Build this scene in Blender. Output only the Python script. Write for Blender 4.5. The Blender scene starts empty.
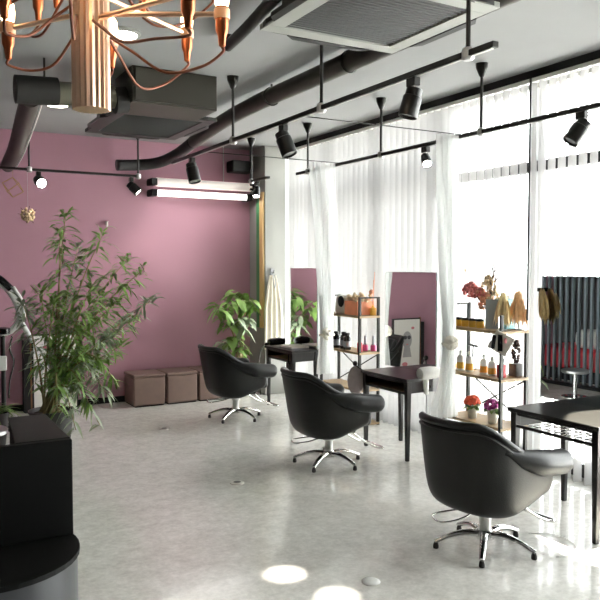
import bpy, bmesh, math, random
from mathutils import Vector, Matrix
C = bpy.context.scene
COL = C.collection
PI = math.pi
rnd = random.Random(7)

# ------------------------------------------------------------ camera model
CAMP = Vector((0, 0, 1.6)); FPX = 725.0; YAW = math.radians(29.5); PIT = math.radians(2.6)
_f = Vector((math.sin(YAW)*math.cos(PIT), math.cos(YAW)*math.cos(PIT), -math.sin(PIT)))
_r = Vector((math.cos(YAW), -math.sin(YAW), 0))
_u = _r.cross(_f)
def at(px, py, axis, v):
    """point of the room seen at (px,py) on the plane axis = v"""
    d = _f + _r*((px-300)/FPX) + _u*((300-py)/FPX)
    t = (v-CAMP[axis])/d[axis]
    return CAMP + d*t
def dep(px, py, t):
    return CAMP + (_f + _r*((px-300)/FPX) + _u*((300-py)/FPX))*t
cam = bpy.data.cameras.new('camera'); cam.sensor_width = 36; cam.lens = FPX/600*36
cam.clip_start = 0.05
co = bpy.data.objects.new('camera', cam); COL.objects.link(co)
co.location = CAMP
co.rotation_euler = Matrix((_r, _u, -_f)).transposed().to_euler()
C.camera = co

# ------------------------------------------------------------ materials
def L(r, g, b):
    f = lambda c: (c/255/12.92) if c/255 <= 0.04045 else ((c/255+0.055)/1.055)**2.4
    return (f(r), f(g), f(b), 1)
def mat(name, rgb, rough=0.5, metal=0.0, var=0.0, scale=8.0, bump=0.0, bscale=60.0, spec=0.5, coat=0.0,
        emit=None, estr=0.0, stretch=None, detail=4):
    m = bpy.data.materials.new(name); m.use_nodes = True
    nt = m.node_tree; b = nt.nodes['Principled BSDF']
    b.inputs['Base Color'].default_value = L(*rgb); b.inputs['Roughness'].default_value = rough
    b.inputs['Metallic'].default_value = metal; b.inputs['Specular IOR Level'].default_value = spec
    b.inputs['Coat Weight'].default_value = coat
    if emit:
        b.inputs['Emission Color'].default_value = L(*emit); b.inputs['Emission Strength'].default_value = estr
    if var or bump:
        tc = nt.nodes.new('ShaderNodeTexCoord'); mp = nt.nodes.new('ShaderNodeMapping')
        nt.links.new(tc.outputs['Object'], mp.inputs['Vector'])
        if stretch: mp.inputs['Scale'].default_value = stretch
    if var:
        n = nt.nodes.new('ShaderNodeTexNoise'); n.inputs['Scale'].default_value = scale; n.inputs['Detail'].default_value = detail
        nt.links.new(mp.outputs[0], n.inputs['Vector'])
        r = nt.nodes.new('ShaderNodeValToRGB')
        c = L(*rgb)
        r.color_ramp.elements[0].position = 0.3; r.color_ramp.elements[1].position = 0.7
        r.color_ramp.elements[0].color = tuple(x*(1-var) for x in c[:3])+(1,)
        r.color_ramp.elements[1].color = tuple(min(1, x*(1+var)) for x in c[:3])+(1,)
        nt.links.new(n.outputs['Fac'], r.inputs[0]); nt.links.new(r.outputs[0], b.inputs['Base Color'])
    if bump:
        n2 = nt.nodes.new('ShaderNodeTexNoise'); n2.inputs['Scale'].default_value = bscale; n2.inputs['Detail'].default_value = 3
        nt.links.new(mp.outputs[0], n2.inputs['Vector'])
        bp = nt.nodes.new('ShaderNodeBump'); bp.inputs['Strength'].default_value = bump; bp.inputs['Distance'].default_value = 0.01
        nt.links.new(n2.outputs['Fac'], bp.inputs['Height']); nt.links.new(bp.outputs[0], b.inputs['Normal'])
    return m
def mat_sheer(name, rgb, transp, transl=0.5):
    m = bpy.data.materials.new(name); m.use_nodes = True; nt = m.node_tree
    nt.nodes.remove(nt.nodes['Principled BSDF']); out = nt.nodes['Material Output']
    d = nt.nodes.new('ShaderNodeBsdfDiffuse'); t = nt.nodes.new('ShaderNodeBsdfTranslucent'); tr = nt.nodes.new('ShaderNodeBsdfTransparent')
    d.inputs[0].default_value = t.inputs[0].default_value = L(*rgb)
    a = nt.nodes.new('ShaderNodeMixShader'); a.inputs[0].default_value = transl
    nt.links.new(d.outputs[0], a.inputs[1]); nt.links.new(t.outputs[0], a.inputs[2])
    b = nt.nodes.new('ShaderNodeMixShader'); b.inputs[0].default_value = transp
    nt.links.new(a.outputs[0], b.inputs[1]); nt.links.new(tr.outputs[0], b.inputs[2]); nt.links.new(b.outputs[0], out.inputs[0])
    return m
def mat_pane(name):
    m = bpy.data.materials.new(name); m.use_nodes = True; nt = m.node_tree
    nt.nodes.remove(nt.nodes['Principled BSDF']); out = nt.nodes['Material Output']
    tr = nt.nodes.new('ShaderNodeBsdfTransparent'); g = nt.nodes.new('ShaderNodeBsdfGlossy'); g.inputs['Roughness'].default_value = 0.02
    tr.inputs[0].default_value = (0.95, 0.97, 0.97, 1)
    fr = nt.nodes.new('ShaderNodeFresnel'); fr.inputs[0].default_value = 1.3
    a = nt.nodes.new('ShaderNodeMixShader'); nt.links.new(fr.outputs[0], a.inputs[0])
    nt.links.new(tr.outputs[0], a.inputs[1]); nt.links.new(g.outputs[0], a.inputs[2]); nt.links.new(a.outputs[0], out.inputs[0])
    return m
def mat_stripe(name, rgb1, rgb2, axis, freq, rough=0.5, width=0.5):
    m = bpy.data.materials.new(name); m.use_nodes = True; nt = m.node_tree; b = nt.nodes['Principled BSDF']
    tc = nt.nodes.new('ShaderNodeTexCoord'); s = nt.nodes.new('ShaderNodeSeparateXYZ'); nt.links.new(tc.outputs['Object'], s.inputs[0])
    mu = nt.nodes.new('ShaderNodeMath'); mu.operation = 'MULTIPLY'; mu.inputs[1].default_value = freq
    nt.links.new(s.outputs[axis], mu.inputs[0])
    fr = nt.nodes.new('ShaderNodeMath'); fr.operation = 'FRACT'; nt.links.new(mu.outputs[0], fr.inputs[0])
    r = nt.nodes.new('ShaderNodeValToRGB'); r.color_ramp.interpolation = 'CONSTANT'
    r.color_ramp.elements[0].color = L(*rgb1); r.color_ramp.elements[1].position = width; r.color_ramp.elements[1].color = L(*rgb2)
    nt.links.new(fr.outputs[0], r.inputs[0]); nt.links.new(r.outputs[0], b.inputs['Base Color']); b.inputs['Roughness'].default_value = rough
    return m

M = dict(
    ceiling=mat('ceiling_paint', (144, 145, 144), 0.7, var=0.03, scale=2),
    purple=mat('plum_wall_paint', (176, 130, 145), 0.55, var=0.03, scale=1.5),
    white_wall=mat('white_wall_paint', (225, 225, 220), 0.6, var=0.02, scale=2),
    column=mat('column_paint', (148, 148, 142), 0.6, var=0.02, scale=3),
    grey_wall=mat('grey_wall_paint', (48, 46, 45), 0.6, var=0.03, scale=3),
    black=mat('black_metal', (24, 24, 24), 0.4, spec=0.5),
    blackmatte=mat('matte_black', (20, 20, 20), 0.6, spec=0.3),
    track=mat('track_metal', (38, 37, 34), 0.35, metal=0.3),
    frame=mat('window_frame_dark', (26, 26, 27), 0.5),
    mull=mat('window_mullion_grey', (176, 178, 178), 0.5),
    leather=mat('black_leather', (17, 18, 17), 0.4, var=0.12, scale=25, bump=0.12, bscale=160, spec=0.3),
    leather2=mat('black_leather_arm', (22, 24, 25), 0.42, var=0.08, scale=25, bump=0.1, bscale=160, spec=0.4),
    seam=mat('leather_piping', (36, 35, 33), 0.35),
    chrome=mat('chrome', (215, 215, 213), 0.14, metal=1.0),
    steel=mat('brushed_steel', (200, 200, 198), 0.3, metal=1.0),
    rubber=mat('dark_rubber', (40, 36, 33), 0.7),
    desk=mat('dark_desk_wood', (31, 30, 28), 0.3, var=0.25, scale=6, stretch=(12, 1.2, 1.2), spec=0.5),
    wood=mat('shelf_wood', (150, 126, 92), 0.5, var=0.22, scale=10, stretch=(1, 12, 12)),
    deskshelf=mat('pale_drawer_board', (150, 128, 100), 0.5, var=0.15, scale=10),
    mirror=mat('mirror_silver', (238, 240, 240), 0.0, metal=1.0),
    mirror_edge=mat('mirror_edge', (150, 165, 165), 0.2),
    pane=mat_pane('window_glass'),
    slat=mat_sheer('blind_fabric', (176, 175, 174), 0.06, 0.5),
    sheer=mat_sheer('sheer_curtain', (252, 254, 253), 0.36, 0.5),
    pom=mat('pompom_wool', (244, 240, 226), 0.9, bump=0.4, bscale=120),
    ottoman=mat('brown_leatherette', (126, 104, 94), 0.42, var=0.06, scale=12, bump=0.08, bscale=120),
    copper=mat('copper', (244, 206, 176), 0.3, metal=1.0),
    copperdark=mat('copper_dark', (176, 104, 70), 0.28, metal=1.0),
    wire=mat('copper_wire', (112, 66, 48), 0.4, metal=0.5),
    bulb=mat('bulb_glass', (255, 235, 205), 0.3, emit=(255, 214, 160), estr=9.0),
    sleeve=mat('bulb_sleeve', (236, 180, 140), 0.4),
    acwhite=mat('air_conditioner_plastic', (156, 158, 152), 0.5),
    acdark=mat('air_conditioner_dark', (30, 30, 28), 0.5),
    acbody=mat('air_conditioner_box', (56, 54, 45), 0.55, var=0.05, scale=5),
    grille=mat('grille_dark', (12, 12, 12), 0.5),
    louvre=mat('grille_louvre', (54, 56, 55), 0.4),
    duct=mat('duct_dark', (52, 50, 42), 0.5),
    ductsilver=mat('duct_silver', (120, 118, 104), 0.35, metal=0.7),
    flex=mat('flex_hose', (26, 25, 23), 0.6),
    spotblack=mat('spot_black', (26, 27, 26), 0.38),
    lens=mat('spot_lens', (230, 230, 225), 0.2, emit=(255, 250, 240), estr=25.0),
    lensoff=mat('spot_lens_off', (120, 120, 118), 0.15),
    tubeon=mat('tube_lamp_on', (250, 250, 248), 0.4, emit=(255, 252, 246), estr=1.4),
    tubefaint=mat('tube_faint_glow', (236, 226, 220), 0.4, emit=(255, 240, 232), estr=0.25),  # upper tube, a faint glow put into its material
    downlight=mat('downlight_glow', (255, 255, 250), 0.4, emit=(255, 248, 235), estr=7.0),
    leaf=mat('leaf_green', (122, 154, 78), 0.42, var=0.35, scale=3, spec=0.5),
    leaf2=mat('leaf_grey_green', (146, 160, 130), 0.4, var=0.3, scale=4, spec=0.6),
    leaf3=mat('leaf_bright', (126, 160, 80), 0.42, var=0.3, scale=5, spec=0.5),
    stem=mat('stem_brown', (146, 132, 92), 0.7, var=0.2, scale=12),
    soil=mat('soil', (52, 40, 32), 0.9, bump=0.5, bscale=40),
    pot=mat('pot_dark', (58, 56, 54), 0.5),
    potwhite=mat('pot_white', (222, 220, 212), 0.4),
    counter=mat('counter_black', (8, 9, 8), 0.6, spec=0.12, var=0.1, scale=4),
    countertop=mat('counter_top_dark', (18, 22, 19), 0.5, spec=0.25, var=0.4, scale=9),
    drum=mat('counter_drum_grey', (46, 49, 52), 0.32, spec=0.5),
    tan=mat('tan_wood', (214, 180, 120), 0.5, var=0.06, scale=6, stretch=(8, 8, 1)),
    green=mat('green_strip', (62, 128, 82), 0.5),
    cloth=mat('ivory_cloth', (232, 226, 212), 0.85, var=0.05, scale=6),
    posterpaper=mat('poster_paper', (240, 236, 228), 0.5, var=0.02, scale=3),
    posterframe=mat('poster_frame', (40, 34, 32), 0.45),
    poster_edge=mat('poster_wood_edge', (150, 104, 70), 0.5, var=0.2, scale=8),
    sketch=mat('sketch_grey', (172, 168, 166), 0.6),
    sketchdark=mat('sketch_dark', (74, 72, 76), 0.6),
    sketchpink=mat('sketch_pink', (214, 130, 136), 0.6),
    white=mat('white_plastic', (234, 234, 230), 0.3),
    greyp=mat('grey_plastic', (150, 152, 156), 0.4),
    blacks=mat('black_shiny', (18, 18, 20), 0.2, spec=0.6),
    pink=mat('pink_liquid', (226, 84, 140), 0.3),
    red=mat('red_box', (190, 44, 52), 0.4),
    orange=mat('orange_box', (222, 140, 100), 0.5, var=0.1, scale=10),
    amber=mat('amber_label', (240, 178, 70), 0.35),
    amber2=mat('deep_amber', (226, 150, 50), 0.35),
    honey=mat('honey_jar', (208, 164, 60), 0.3),
    blue=mat('pale_blue', (140, 196, 208), 0.5, var=0.05, scale=6),
    greybook=mat('grey_card', (140, 146, 148), 0.5),
    cushion=mat('cushion_cream', (216, 210, 198), 0.85, var=0.08, scale=14),
    blond=mat('blond_hair', (240, 210, 156), 0.45, var=0.25, scale=18, stretch=(8, 8, 0.6)),
    blond2=mat('dark_blond_hair', (214, 170, 122), 0.45, var=0.25, scale=18, stretch=(8, 8, 0.6)),
    dryrose=mat('dried_rose', (206, 118, 112), 0.8, var=0.25, scale=30),
    drypink=mat('dried_brown_red', (206, 142, 112), 0.8, var=0.25, scale=30),
    drybeige=mat('dried_beige', (204, 178, 142), 0.8, var=0.2, scale=30),
    twig=mat('dark_twig', (84, 66, 62), 0.8),
    flororange=mat('orange_petals', (226, 92, 62), 0.6, var=0.2, scale=40),
    flormag=mat('magenta_petals', (172, 62, 140), 0.6, var=0.2, scale=40),
    vasegrey=mat('grey_ceramic', (96, 94, 92), 0.5),
    sofa=mat('red_fabric', (196, 46, 54), 0.7),
    screen=mat('screen_slat', (98, 108, 112), 0.4),
    screendark=mat('screen_dark', (22, 24, 26), 0.5),
    brush=mat('grey_pink_oval', (168, 156, 154), 0.5, var=0.08, scale=20),
    gold=mat('gold_wire', (178, 140, 92), 0.35, metal=0.8),
    pale=mat('pale_plaster', (226, 222, 214), 0.6),
    pavement=mat('pavement', (232, 231, 226), 0.8, var=0.05, scale=2),
    brass=mat('floor_metal', (190, 186, 178), 0.3, metal=0.9),
)
# floor: mottled grey polished vinyl
def floor_mat():
    m = bpy.data.materials.new('mottled_grey_floor'); m.use_nodes = True; nt = m.node_tree; b = nt.nodes['Principled BSDF']
    tc = nt.nodes.new('ShaderNodeTexCoord')
    def noise(s, d, rough=0.6):
        n = nt.nodes.new('ShaderNodeTexNoise'); n.inputs['Scale'].default_value = s; n.inputs['Detail'].default_value = d
        n.inputs['Roughness'].default_value = rough; nt.links.new(tc.outputs['Object'], n.inputs['Vector']); return n
    n1 = noise(1.3, 3); n2 = noise(9, 8, 0.75); n3 = noise(30, 4, 0.7)
    r1 = nt.nodes.new('ShaderNodeValToRGB'); e = r1.color_ramp.elements
    e[0].position = 0.3; e[0].color = L(212, 210, 203); e[1].position = 0.72; e[1].color = L(226, 225, 219)
    nt.links.new(n1.outputs['Fac'], r1.inputs[0])
    r2 = nt.nodes.new('ShaderNodeValToRGB'); e = r2.color_ramp.elements
    e[0].position = 0.34; e[0].color = (0.68, 0.67, 0.65, 1); e[1].position = 0.62; e[1].color = (1.06, 1.06, 1.06, 1)
    nt.links.new(n2.outputs['Fac'], r2.inputs[0])
    mx = nt.nodes.new('ShaderNodeMix'); mx.data_type = 'RGBA'; mx.blend_type = 'MULTIPLY'; mx.inputs[0].default_value = 0.62
    nt.links.new(r1.outputs[0], mx.inputs[6]); nt.links.new(r2.outputs[0], mx.inputs[7])
    r3 = nt.nodes.new('ShaderNodeValToRGB'); e = r3.color_ramp.elements
    e[0].position = 0.4; e[0].color = (0.8, 0.8, 0.8, 1); e[1].position = 0.6; e[1].color = (1.05, 1.05, 1.05, 1)
    nt.links.new(n3.outputs['Fac'], r3.inputs[0])
    mx2 = nt.nodes.new('ShaderNodeMix'); mx2.data_type = 'RGBA'; mx2.blend_type = 'MULTIPLY'; mx2.inputs[0].default_value = 0.5
    nt.links.new(mx.outputs[2], mx2.inputs[6]); nt.links.new(r3.outputs[0], mx2.inputs[7])
    nt.links.new(mx2.outputs[2], b.inputs['Base Color'])
    rr = nt.nodes.new('ShaderNodeMapRange'); rr.inputs['To Min'].default_value = 0.08; rr.inputs['To Max'].default_value = 0.17
    nt.links.new(n2.outputs['Fac'], rr.inputs[0]); nt.links.new(rr.outputs[0], b.inputs['Roughness'])
    b.inputs['Specular IOR Level'].default_value = 0.5
    bp = nt.nodes.new('ShaderNodeBump'); bp.inputs['Strength'].default_value = 0.04; bp.inputs['Distance'].default_value = 0.01
    nt.links.new(n1.outputs['Fac'], bp.inputs['Height']); nt.links.new(bp.outputs[0], b.inputs['Normal'])
    return m
M['floor'] = floor_mat()

# ------------------------------------------------------------ mesh helpers
class MB:
    def __init__(s): s.bm = bmesh.new()
    def _x(s, verts, mtx):
        for v in verts: v.co = mtx @ v.co
    def box(s, c, size, rot=None, taper=None):
        vs = bmesh.ops.create_cube(s.bm, size=1)['verts']
        for v in vs:
            k = 1
            if taper and v.co.z < 0: k = taper
            v.co = Vector((v.co.x*size[0]*k, v.co.y*size[1]*k, v.co.z*size[2]))
        m = Matrix.Translation(Vector(c))
        if rot is not None: m = m @ rot
        s._x(vs, m); return s
    def bx(s, x0, x1, y0, y1, z0, z1):
        return s.box(((x0+x1)/2, (y0+y1)/2, (z0+z1)/2), (abs(x1-x0), abs(y1-y0), abs(z1-z0)))
    def cyl(s, p0, p1, r0, r1=None, seg=16, cap=True):
        p0, p1 = Vector(p0), Vector(p1); r1 = r0 if r1 is None else r1
        return s.tube([p0, p1], [r0, r1], seg, cap)
    def tube(s, pts, r, seg=10, cap=True, sx=1.0, closed=False):
        pts = [Vector(p) for p in pts]; n = len(pts)
        rr = r if isinstance(r, (list, tuple)) else [r]*n
        rings = []; prev = None
        for i, p in enumerate(pts):
            if closed: t = pts[(i+1) % n]-pts[i-1]
            else: t = pts[min(i+1, n-1)]-pts[max(i-1, 0)]
            if t.length < 1e-9: t = Vector((0, 0, 1))
            t.normalize()
            if prev is None:
                a = Vector((0, 0, 1)) if abs(t.z) < 0.9 else Vector((1, 0, 0))
                u = t.cross(a).normalized()
            else:
                u = prev-t*prev.dot(t)
                u = u.normalized() if u.length > 1e-6 else t.orthogonal().normalized()
            prev = u; w = t.cross(u)
            rings.append([s.bm.verts.new(p+(u*math.cos(2*PI*k/seg)*sx+w*math.sin(2*PI*k/seg))*rr[i]) for k in range(seg)])
        for a, b in zip(rings, rings[1:]+([rings[0]] if closed else [])):
            for k in range(seg):
                s.bm.faces.new((a[k], a[(k+1) % seg], b[(k+1) % seg], b[k]))
        if cap and not closed:
            s.bm.faces.new(rings[0][::-1]); s.bm.faces.new(rings[-1])
        return s
    def lathe(s, prof, c=(0, 0, 0), seg=20, rot=None):
        m = Matrix.Translation(Vector(c)) @ (rot if rot is not None else Matrix())
        rings = []
        for r, z in prof:
            rings.append([s.bm.verts.new(m @ Vector((max(r, 1e-4)*math.cos(2*PI*k/seg), max(r, 1e-4)*math.sin(2*PI*k/seg), z))) for k in range(seg)])
        for a, b in zip(rings, rings[1:]):
            for k in range(seg): s.bm.faces.new((a[k], a[(k+1) % seg], b[(k+1) % seg], b[k]))
        s.bm.faces.new(rings[0][::-1]); s.bm.faces.new(rings[-1]); return s
    def sph(s, c, r, seg=14, scale=(1, 1, 1), jit=0.0):
        vs = bmesh.ops.create_uvsphere(s.bm, u_segments=seg, v_segments=max(6, seg//2+2), radius=1)['verts']
        rs = (r, r, r) if not isinstance(r, (tuple, list)) else r
        for v in vs:
            j = 1+rnd.uniform(-jit, jit)
            v.co = Vector((v.co.x*rs[0]*scale[0]*j, v.co.y*rs[1]*scale[1]*j, v.co.z*rs[2]*scale[2]*j))+Vector(c)
        return s
    def grid(s, rows, flip=False, wrap=False):
        g = [[s.bm.verts.new(Vector(p)) for p in row] for row in rows]
        for a, b in zip(g, g[1:]):
            m = len(a)
            for k in range(m if wrap else m-1):
                k2 = (k+1) % m
                f = (a[k], a[k2], b[k2], b[k])
                s.bm.faces.new(f[::-1] if flip else f)
        s.g = g
        return s
    def prism(s, poly, axis, d0, d1):
        def P(a, b, d):
            return {0: (d, a, b), 1: (a, d, b), 2: (a, b, d)}[axis]
        v0 = [s.bm.verts.new(P(a, b, d0)) for a, b in poly]; v1 = [s.bm.verts.new(P(a, b, d1)) for a, b in poly]
        n = len(poly)
        s.bm.faces.new(v0); s.bm.faces.new(v1[::-1])
        for i in range(n): s.bm.faces.new((v0[i], v0[(i+1) % n], v1[(i+1) % n], v1[i]))
        return s
    def leaf(s, base, d, ln, w, droop=0.3, fold=0.15, roll=0.0):
        d = Vector(d).normalized()
        side = d.cross(Vector((0, 0, 1)))
        if side.length < 1e-3: side = Vector((1, 0, 0))
        side.normalize()
        if roll: side = Matrix.Rotation(roll, 3, d) @ side
        up = side.cross(d)
        prof = [(0, 0.08), (0.3, 0.85), (0.6, 0.9), (0.85, 0.45), (1, 0.02)]
        Ls, Cs, Rs = [], [], []
        for t, k in prof:
            p = Vector(base)+d*(ln*t)+Vector((0, 0, -droop*ln*t*t))
            Cs.append(s.bm.verts.new(p))
            Ls.append(s.bm.verts.new(p+side*(w*k/2)+up*(fold*w*k)))
            Rs.append(s.bm.verts.new(p-side*(w*k/2)+up*(fold*w*k)))
        for i in range(4):
            s.bm.faces.new((Ls[i], Cs[i], Cs[i+1], Ls[i+1])); s.bm.faces.new((Cs[i], Rs[i], Rs[i+1], Cs[i+1]))
        return s
    def build(s, name, m, parent=None, loc=None, smooth=False, bevel=0.0, subsurf=0, solid=0.0, offset=-1, segs=2, angle=40):
        bm = s.bm
        bmesh.ops.recalc_face_normals(bm, faces=bm.faces[:])
        off = OFF.get(parent.name, Vector()) if parent else Vector(loc or (0, 0, 0))+SH
        for v in bm.verts: v.co += SH-off
        me = bpy.data.meshes.new(name); bm.to_mesh(me); bm.free()
        me.materials.append(m if not isinstance(m, str) else M[m])
        o = bpy.data.objects.new(name, me); COL.objects.link(o)
        if parent: o.parent = parent
        else: o.location = off
        OFF[o.name] = off.copy()
        if smooth:
            for p in me.polygons: p.use_smooth = True
            if smooth == 'auto':
                me.set_sharp_from_angle(angle=math.radians(angle))
        if solid:
            q = o.modifiers.new('solid', 'SOLIDIFY'); q.thickness = solid; q.offset = offset
        if bevel:
            q = o.modifiers.new('bevel', 'BEVEL'); q.width = bevel; q.segments = segs; q.limit_method = 'ANGLE'; q.angle_limit = math.radians(35)
        if subsurf:
            q = o.modifiers.new('sub', 'SUBSURF'); q.levels = subsurf; q.render_levels = subsurf
        return o
OFF = {}
SH = Vector((0, 0, 0))      # pushes the group being built along the line of sight, added to every point
def tag(o, label=None, cat=None, group=None, kind=None):
    if label: o['label'] = label
    if cat: o['category'] = cat
    if group: o['group'] = group
    if kind: o['kind'] = kind
    return o
def thing(name, label, cat, loc=(0, 0, 0), group=None):
    o = bpy.data.objects.new(name, None); COL.objects.link(o); loc = Vector(loc)+SH; o.location = loc; o.empty_display_size = 0.1
    OFF[o.name] = Vector(loc)
    return tag(o, label, cat, group)
def struct(o): o['kind'] = 'structure'; return o
def copy_tree(o, parent=None):
    c = o.copy(); COL.objects.link(c); c.parent = parent
    for ch in list(o.children): copy_tree(ch, c)
    return c
def place(o, loc, rz=0.0, label=None):
    o.location = loc; o.rotation_euler = (0, 0, rz)
    if label: o['label'] = label
    return o
def bez(pts, n=12):
    """Catmull-Rom through pts"""
    P = [Vector(p) for p in pts]; P = [P[0]*2-P[1]]+P+[P[-1]*2-P[-2]]; out = []
    for i in range(1, len(P)-2):
        for k in range(n):
            t = k/n; a, b, c, d = P[i-1:i+3]
            out.append(0.5*((2*b)+(c-a)*t+(2*a-5*b+4*c-d)*t*t+(3*b-a-3*c+d)*t**3))
    out.append(P[-2]); return out

# ------------------------------------------------------------ the setting
XW, YB, ZC = 4.52, 8.5, 3.1           # window wall, back wall, ceiling
XL, YF = -1.8, -1.6                    # left wall, wall behind the camera
struct(MB().bx(XL-.2, XW+.2, YF-.2, YB+.2, -.1, 0).build('floor', 'floor'))
struct(MB().bx(XL-.2, XW+.2, YF-.2, YB+.2, ZC, ZC+.12).build('ceiling', 'ceiling'))
struct(MB().bx(XL-.2, XW+.2, YB, YB+.15, 0, ZC).build('wall_back', 'purple'))
struct(MB().bx(XL-.15, XL, YF, YB, 0, ZC).build('wall_left', 'grey_wall'))
w = MB(); w.bx(XL, XW, YF-.15, YF, 0, ZC)
struct(w.build('wall_front', 'grey_wall'))
w = MB(); w.bx(XW, XW+.15, YF, YB, 3.03, ZC); w.bx(XW, XW+.15, YF, -1.0, 0, 3.03); w.bx(4.346, XW+.15, 8.06, YB, 0, ZC-.001)
struct(w.build('wall_right', 'white_wall'))
struct(MB().bx(XL, 4.05, YB-.015, YB, 0, .07).build('baseboard_back', 'blackmatte'))
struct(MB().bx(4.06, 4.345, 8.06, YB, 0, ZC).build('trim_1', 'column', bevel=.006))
struct(MB().bx(XL-8, XW+20, YF-12, YB+12, -.2, -.1).build('ground', 'pavement'))
# windows along the street side
ys = [-1.0, 0.1, 1.15, 2.2, 3.2, 4.2, 5.3, 6.25, 7.2, 8.06]
for i in range(len(ys)-1):
    a, b = ys[i], ys[i+1]
    r = MB(); r.bx(XW+.03, XW+.10, a, b, 0, .10); r.bx(XW+.03, XW+.10, a, b, 2.37, 2.455)
    fr = struct(r.build('window_%d' % (i+1), 'frame'))
    q = MB(); q.bx(XW+.02, XW+.11, a-.03, a+.03, 0, 3.03); q.build('mullion', 'mull', fr)
    MB().bx(XW+.055, XW+.061, a+.03, b-.03, .10, 3.03).build('pane', 'pane', fr)
# ------------------------------------------------------------ vertical blinds
bl = thing('vertical_blind', 'white vertical blind with narrow turned slats covering the whole window wall', 'blind', (4.34, 5.1, ZC))
MB().bx(4.305, 4.375, 2.2, 7.95, 3.045, ZC).build('headrail', 'blackmatte', bl)
MB().bx(4.315, 4.365, 2.2, 7.95, 3.015, 3.045).build('carrier_strip', 'white', bl)
y = 2.24; k = 0
ang = math.radians(74)
while y < 7.9:
    h = .034
    a = ang+rnd.uniform(-.06, .06)
    dx, dy = -math.sin(a)*h, math.cos(a)*h
    cx = 4.34
    s = MB(); n = 4
    rows = []
    for zz in (.03, 1.0, 2.0, 3.016):
        rows.append([(cx+dx*t+.006*(1-t*t)*math.cos(a), y+dy*t+.006*(1-t*t)*math.sin(a), zz) for t in (-1, -.33, .33, 1)])
    s.grid(rows); s.build('slat', 'slat', bl, smooth=True)
    y += .094; k += 1
tag(MB().cyl((4.265, 3.985, 1.19), (4.265, 3.985, 3.03), .009, seg=8).build('blind_wand', 'black', loc=(4.265, 3.985, 3.03)),
    'thin black rod hanging in front of the white blinds', 'rod')

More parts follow.
